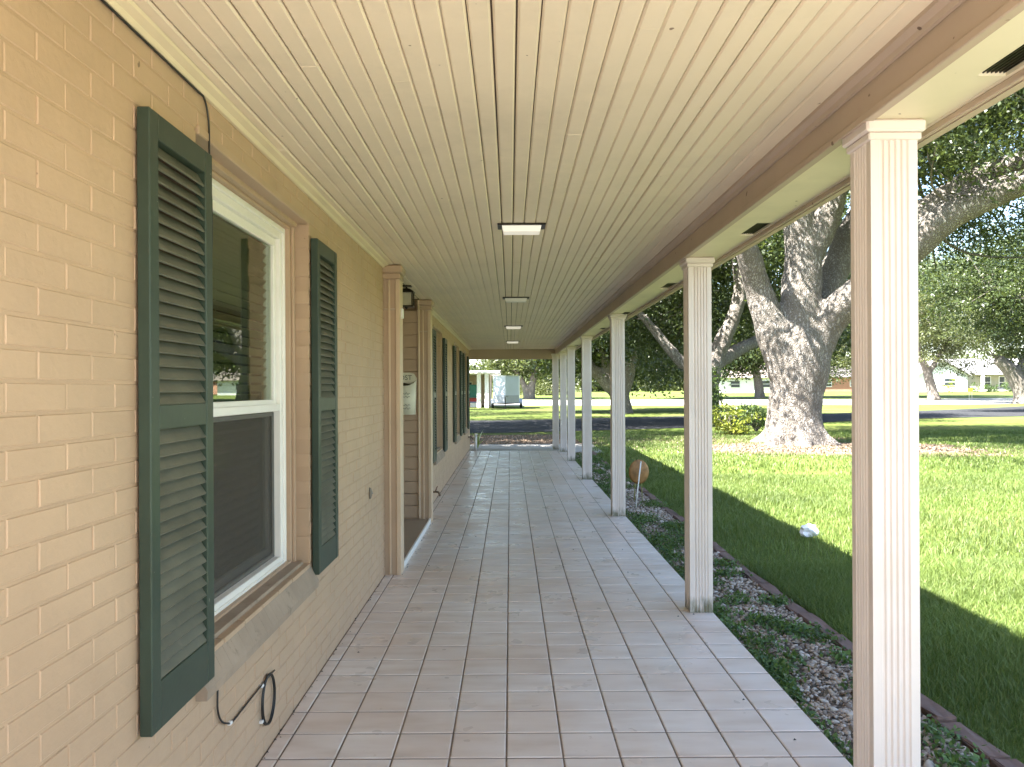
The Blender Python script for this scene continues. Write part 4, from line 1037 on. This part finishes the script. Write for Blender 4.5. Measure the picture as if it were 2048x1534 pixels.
me = npmesh('grass', np.concatenate(V), np.concatenate(F), M['grass'], False, np.concatenate(Cc))
tag(link('grass', me), 'mown lawn grass between the edging and the oaks', 'grass', kind='stuff')
# dry leaves on mulch and litter strip
g3 = np.random.default_rng(8); n = 5200
q = g3.normal(size=(n, 2))*np.array([2.3, 1.1])+np.array([8.3, 20.0]); z = np.full((n, 1), GZ+.022)
q2 = np.stack([g3.uniform(-7, 9, 5000), g3.uniform(22.2, 26.8, 5000)], 1)
q3 = np.stack([g3.uniform(1.36, 1.93, 700), 2.4+16*g3.uniform(0, 1, 700)**1.3], 1)
pp = np.concatenate([np.concatenate([q3, np.full((700, 1), bedz+.022)], 1), np.concatenate([q, z], 1), np.concatenate([q2, np.full((5000, 1), GZ+.02)], 1)])
tag(link('fallen_leaves', leaf_mesh('fallen_leaves', pp, np.where(np.arange(len(pp)) < 700, .032, .065), M['straw'], .5, .8, g3)), 'dry fallen leaves under the oaks', 'leaves', kind='stuff')
# specks of debris on the tiles
sp_ = []
for px, py in [(714, 1305), (856, 1132), (946, 1011), (884, 1003), (1254, 1147), (1251, 1066), (1354, 1236), (1586, 1485), (1484, 1404), (1183, 1066), (950, 1074), (1385, 1232), (1145, 1101), (1243, 1101)]:
    d = FPX*CAMH/(py-VY); sp_.append(((px-VX)/FPX*d, d, .004))
dm_ = MB(); rr = random.Random(31)
for (x, y, z) in sp_:
    dm_.tube([(x-.006, y, z), (x, y+.002, z+.003), (x+.006, y+.001, z)], [.001, .004, .001], 6)
for k in range(150):
    x = -.998+abs(rr.gauss(0, .012)); y = 2.4+14*rr.random()**1.4; h = rr.uniform(.001, .0035)
    if 6.1 < y < 8.8: x += .13
    dm_.tube([(x-h*1.5, y-h, .002), (x, y+h, .002+h), (x+h*1.5, y, .002)], [.0006, h, .0006], 5)
tag(dm_.build('floor_debris', M['black'], None, True), 'tiny dark bits of leaf debris scattered on the tiles', 'debris', kind='stuff')

# ================================================================== SMALL THINGS OUTSIDE
stb = A(1269, 1023, 10.0); 
stake = empty('garden_stake', (1.60, 10.0, bedz), 'thin white plastic stake leaning in the gravel bed', 'stake')
MB().tube([(0, 0, -.05), (.03, .01, .25), (.075, .02, .60)], [.006, .008, .0085], 8).build('rod', M['white'], stake, True)
MB().tube([(.075, .02, .60), (.077, .0205, .615)], [.010, .007], 8).build('cap', M['white'], stake, True)
disc = empty('disc_ornament', (1.745, 10.6, bedz), 'round rusty brown disc ornament on two thin legs behind the white stake', 'ornament', rz=.15)
dsc = MB(); n = 22
for lvl, (rr_, dy) in enumerate([(0.001, -.035), (.07, -.03), (.125, -.012), (.15, .0), (.142, .012), (.06, .004), (.001, .0)]):
    for k in range(n):
        a = 2*math.pi*k/n; dsc.v.append((rr_*.95*math.cos(a), dy, .42+rr_*1.12*math.sin(a)))
dsc.f = [(l*n+k, l*n+(k+1) % n, (l+1)*n+(k+1) % n, (l+1)*n+k) for l in range(6) for k in range(n)]
dsc.build('disc', M['rust'], disc, True)
for sx in (-.07, .05): MB().tube([(sx, 0, -.05), (sx*.8, .002, .2), (sx*.7, .004, .32)], .006, 6).build('leg', plain('yellow_green_wire', (.25, .25, .06), .6) if sx < 0 else bpy.data.materials['yellow_green_wire'], disc, True)
bag = bmesh.new(); bmesh.ops.create_icosphere(bag, subdivisions=3, radius=.085); rr = random.Random(6)
for v in bag.verts:
    c = v.co; k = 1+.22*math.sin(c.x*50+1)*math.sin(c.y*44)+.12*math.sin(c.z*70+c.x*40)+rr.uniform(-.10, .10); v.co = Vector((c.x*k, c.y*k*.9, max(-.055, c.z*k*.85)))
mb = MB(); mb.bm(bag); bag.free()
wb = mb.build('plastic_bag', plain('thin_white_plastic', (.82, .83, .86), .35)); wb.location = (3.09, 8.1, GZ+.10)
tag(wb, 'crumpled white plastic bag lying on the lawn at the shadow edge', 'plastic bag')

# ---- trailer (V nose toward the porch)
tr = empty('cargo_trailer', (A(1011, 815, 63).x, 63, GZ), 'white enclosed cargo trailer with pointed nose parked on the far lawn', 'trailer', rz=R(-2))
tw = paint('trailer_white', (.44, .48, .56), .35, .05, 1, 10, .03)
W_, Lb, z0, z1 = 1.05, 4.2, .48, 2.62
b_ = MB(); b_.prism([(-W_, .9), (0, -.05), (W_, .9), (W_, Lb), (-W_, Lb)], 'z', z0, z1); b_.build('body', tw, tr)
b_ = MB(); b_.prism([(-W_-.02, .88), (0, -.08), (W_+.02, .88), (W_+.02, Lb+.02), (-W_-.02, Lb+.02)], 'z', z1+.001, z1+.06); b_.build('roof_trim', plain('trailer_trim', (.45, .46, .48), .35, .5), tr)
for s in (-1, 1):
    g_ = MB(); g_.add([(0, -.07, z0-.02), (s*W_*1.01, .89, z0-.02), (s*W_*1.01, .89, z0+.6), (0, -.07, z0+.6), (0, -.055, z0-.02), (s*W_, .91, z0-.02), (s*W_, .91, z0+.6), (0, -.055, z0+.6)], [(0,1,2,3),(7,6,5,4),(0,4,5,1),(3,2,6,7),(1,5,6,2)])
    g_.build('stone_guard', plain('stone_guard_grey', (.28, .30, .36), .4, .4) if s < 0 else bpy.data.materials['stone_guard_grey'], tr)
    wh = empty('wheel', (s*(W_+.14), 2.5, .34)); wh.parent = tr
    MB().tube([(-.10, 0, 0), (-.08, 0, 0), (.08, 0, 0), (.10, 0, 0)], [.30, .34, .34, .30], 24).build('tyre', M['tyre'], wh, True)
    MB().tube([(s*.101-.004, 0, 0), (s*.101+.012, 0, 0)], [.2, .17], 16).build('rim', M['steel'], wh, True)
    f_ = MB(); pts = [(math.cos(a)*.47, math.sin(a)*.42) for a in [math.pi*k/12 for k in range(13)]]
    f_.prism([(2.5+p[0], .36+p[1]) for p in pts]+[(2.5+p[0]*.93, .36+p[1]*.93) for p in pts[::-1]], 'x', min(s*W_, s*(W_+.26)), max(s*W_, s*(W_+.26))); f_.build('fender', tw if False else bpy.data.materials['trailer_trim'], tr)
MB().box(-W_+.02, W_-.02, .9, Lb, z0-.1, z0-.001).build('chassis', M['black'], tr)
MB().tube([(-.7, .6, .42), (0, -1.1, .42)], .045, 6).tube([(.7, .6, .42), (0, -1.1, .42)], .045, 6).tube([(0, -1.05, .43), (0, -1.35, .43)], .04, 6).build('tongue', M['black'], tr)
MB().cyl((0, -.75), .04, .03, 1.0, 10).cyl((0, -.75), .12, .0, .03, 12).tube([(0, -.75, .98), (.2, -.75, .98)], .015, 6).build('jack', M['black'], tr)

# ---- carport of the neighbour
cp = empty('carport', (A(930, 815, 66).x, 66, GZ), 'neighbouring white roofed carport with paired white posts', 'carport')
bx = A(982, 815, 66).x-A(930, 815, 66).x
wsid = paint('carport_wall', (.50, .40, .33), .8, .06, 1, 12, .1)
MB().bbox(-9, bx+.55, -.5, 7.5, 2.86, 2.90, .01).build('ceiling', M['white'], cp)
MB().bbox(-9.1, bx+.75, -.8, 7.7, 2.905, 3.08, .02).build('fascia', paint('white_fascia', (.80, .76, .70), .5, .03), cp)
rf = MB(); rf.prism([(-.75, 3.082), (7.65, 3.082), (3.5, 3.25)], 'x', -9.2, bx+.8); rf.build('roof', paint('roof_shingles_far', (.22, .19, .17), .9, .1), cp)
for dx in (bx-.36, bx-1.02):
    MB().bbox(dx-.17, dx+.17, -.2, .14, 0, 2.859, .01).build('post', M['white'], cp)
MB().box(-9, bx-.1, 7.1, 7.3, 0, 2.86).build('back_wall', wsid, cp)
MB().box(bx-.35, bx-.15, 3.2, 7.1, 0, 2.86).build('side_wall', wsid, cp)
for (x0, x1, zz0, zz1) in ((bx-3.2, bx-1.9, 1.0, 2.3), (bx-5.4, bx-4.0, 1.0, 2.3)):
    wn = MB().bbox(x0, x1, 7.04, 7.09, zz0, zz1, .01).build('window_frame', M['white'], cp)
    MB().box(x0+.08, x1-.08, 7.02, 7.035, zz0+.08, zz1-.08).build('pane', plain('dark_pane', (.03, .04, .05), .1) if 'dark_pane' not in bpy.data.materials else bpy.data.materials['dark_pane'], cp)
cb = cp.location
def stuffbox(name, label, cat, x, y, z, w_, d, h, mat, lid=None):
    o = empty(name, (cb.x+x, cb.y+y, cb.z+z), label, cat)
    MB().bbox(-w_/2, w_/2, -d/2, d/2, 0.001, h, .03).build('body', mat, o)
    if lid: MB().bbox(-w_/2-.03, w_/2+.03, -d/2-.03, d/2+.03, h+.001, h+.08, .02).build('lid', lid, o)
    return o
stuffbox('cabinet', 'tall teal cabinet under the neighbouring carport', 'cabinet', bx-1.75, 4.5, 0, .75, .5, 2.0, paint('teal', (.05, .22, .20), .5))
stuffbox('tool_chest', 'red tool chest under the neighbouring carport', 'tool chest', bx-2.0, 3.2, 0, 1.3, .5, .75, paint('red', (.45, .06, .05), .45), plain('red_lid', (.35, .05, .04), .4))
stuffbox('cooler', 'white cooler standing under the neighbouring carport', 'cooler', bx-1.55, 1.8, 0, .6, .45, .42, M['white'], plain('blue_lid', (.12, .2, .4), .4))

# ---- houses across the street
def far_house(name, label, x, y, w_, d, h, pitch, wallm, roofm, gable_front=True, windows=(), porch=None, rz=0):
    H = empty(name, (x, y, gz(x, y)-.02), label, 'house', 'houses across the street', rz)
    MB().box(-w_/2, w_/2, 0, d, 0, h).build('wall', wallm, H)
    rf = MB(); rh = pitch*w_/2
    if gable_front:
        MB().prism([(-w_/2, h), (w_/2, h), (0, h+rh)], 'y', 0.0, d).build('gable', wallm, H)
        for s in (-1, 1):
            rf.add([(s*(w_/2+.4), -.5, h-pitch*.4), (0, -.5, h+rh+.02), (0, d+.4, h+rh+.02), (s*(w_/2+.4), d+.4, h-pitch*.4), (s*(w_/2+.4), -.5, h-pitch*.4+.16), (0, -.5, h+rh+.18), (0, d+.4, h+rh+.18), (s*(w_/2+.4), d+.4, h-pitch*.4+.16)], [(3,2,1,0),(4,5,6,7),(0,1,5,4),(1,2,6,5),(2,3,7,6),(3,0,4,7)])
    else:
        rf.prism([(-.7, h-.1), (d+.7, h-.1), (d/2, h+pitch*d/2)], 'x', -w_/2-.5, w_/2+.5)
    rf.build('roof', roofm, H)
    for (x0, x1, z0_, z1_) in windows:
        f = MB().bbox(x0, x1, -.06, -.003, z0_, z1_, .01).build('window', M['white'], H)
        MB().box(x0+.1, x1-.1, -.075, -.062, z0_+.1, z1_-.1).build('pane', bpy.data.materials['dark_pane'], f)
        MB().box(x0+.1, x1-.1, -.085, -.0755, (z0_+z1_)/2-.03, (z0_+z1_)/2+.03).build('glazing_bar', M['white'], f)
    if porch:
        x0, x1, dp, posts = porch
        MB().bbox(x0, x1, -dp, -.01, h-.35, h-.102, .02).build('porch_beam', M['white'], H)
        MB().box(x0, x1, -dp, -.01, 0, .25).build('porch_slab', M['concrete'], H)
        for px_ in posts: MB().bbox(px_-.18, px_+.18, -dp+.05, -dp+.41, .251, h-.351, .02).build('post', M['white'], H)
    return H
siding = paint('white_siding', (.78, .77, .74), .6, .03, 1)
shingle = paint('grey_shingle', (.30, .29, .29), .9, .1, 2)
pinkb = paint('pale_brick_far', (.55, .42, .36), .9, .1, 2)
greyw = paint('grey_green_wall', (.30, .29, .22), .8, .05, 1)
x_ = A(1885, 795, 118).x
far_house('gabled_house', 'white gabled house beyond the pale leafed oak', x_, 118, 7.5, 9, 2.6, .55, siding, shingle, True, ((-2.6, -1.3, .9, 2.1), (.2, 2.0, .9, 2.1)), None)
x_ = A(2005, 795, 120).x
far_house('porch_house', 'grey-green house with white porch posts behind the dark hedge', x_, 120, 13, 9, 2.9, .5, greyw, shingle, False, ((-3.4, -1.8, .5, 2.3), (-.6, .4, .4, 2.3), (3.2, 5.2, .7, 2.2)), (-4.5, 6.2, 2.2, (-4.2, 1.6, 5.9)))
x_ = A(1508, 795, 125).x
far_house('low_house', 'low white house beyond the ivy covered oak', x_, 125, 11, 9, 2.5, .45, siding, paint('brown_shingle', (.16, .13, .11), .9), False, ((-3.8, -2.2, .8, 2.0), (.8, 2.6, .8, 2.0)))
x_ = A(1690, 795, 130).x
far_house('brick_bungalow', 'low reddish brick house beyond the massive forked oak', x_, 130, 12, 9, 2.5, .4, paint('red_brick_far', (.36, .18, .12), .9, .1, 2), paint('dark_shingle', (.10, .09, .085), .9), False, ((-3.8, -2.2, .8, 2.0), (.8, 2.6, .8, 2.0)))
# ---- signs by the road
ys_ = empty('yard_sign', (A(1941, 812, 72).x, 72, GZ), 'small yellow yard sign on thin wire legs by the road', 'sign')
MB().bbox(-.19, .19, -.012, .012, 1.12, 1.42, .004).build('panel', plain('yellow_sign', (.75, .50, .02), .5), ys_)
for sx in (-.13, .13): MB().tube([(sx, 0, -.05), (sx, 0, 1.119)], .012, 6).build('leg', M['steel'], ys_)
ys2 = empty('sign_frame', (A(2022, 812, 72).x, 72, GZ), 'bare green metal sign frame by the road', 'sign frame')
fm = plain('green_frame', (.10, .20, .10), .5)
for sx in (-.3, .3): MB().tube([(sx, 0, -.05), (sx, 0, .62)], .015, 6).build('leg', fm, ys2)
MB().tube([(-.3, 0, .62), (.3, 0, .62)], .015, 6).build('crossbar', fm, ys2)
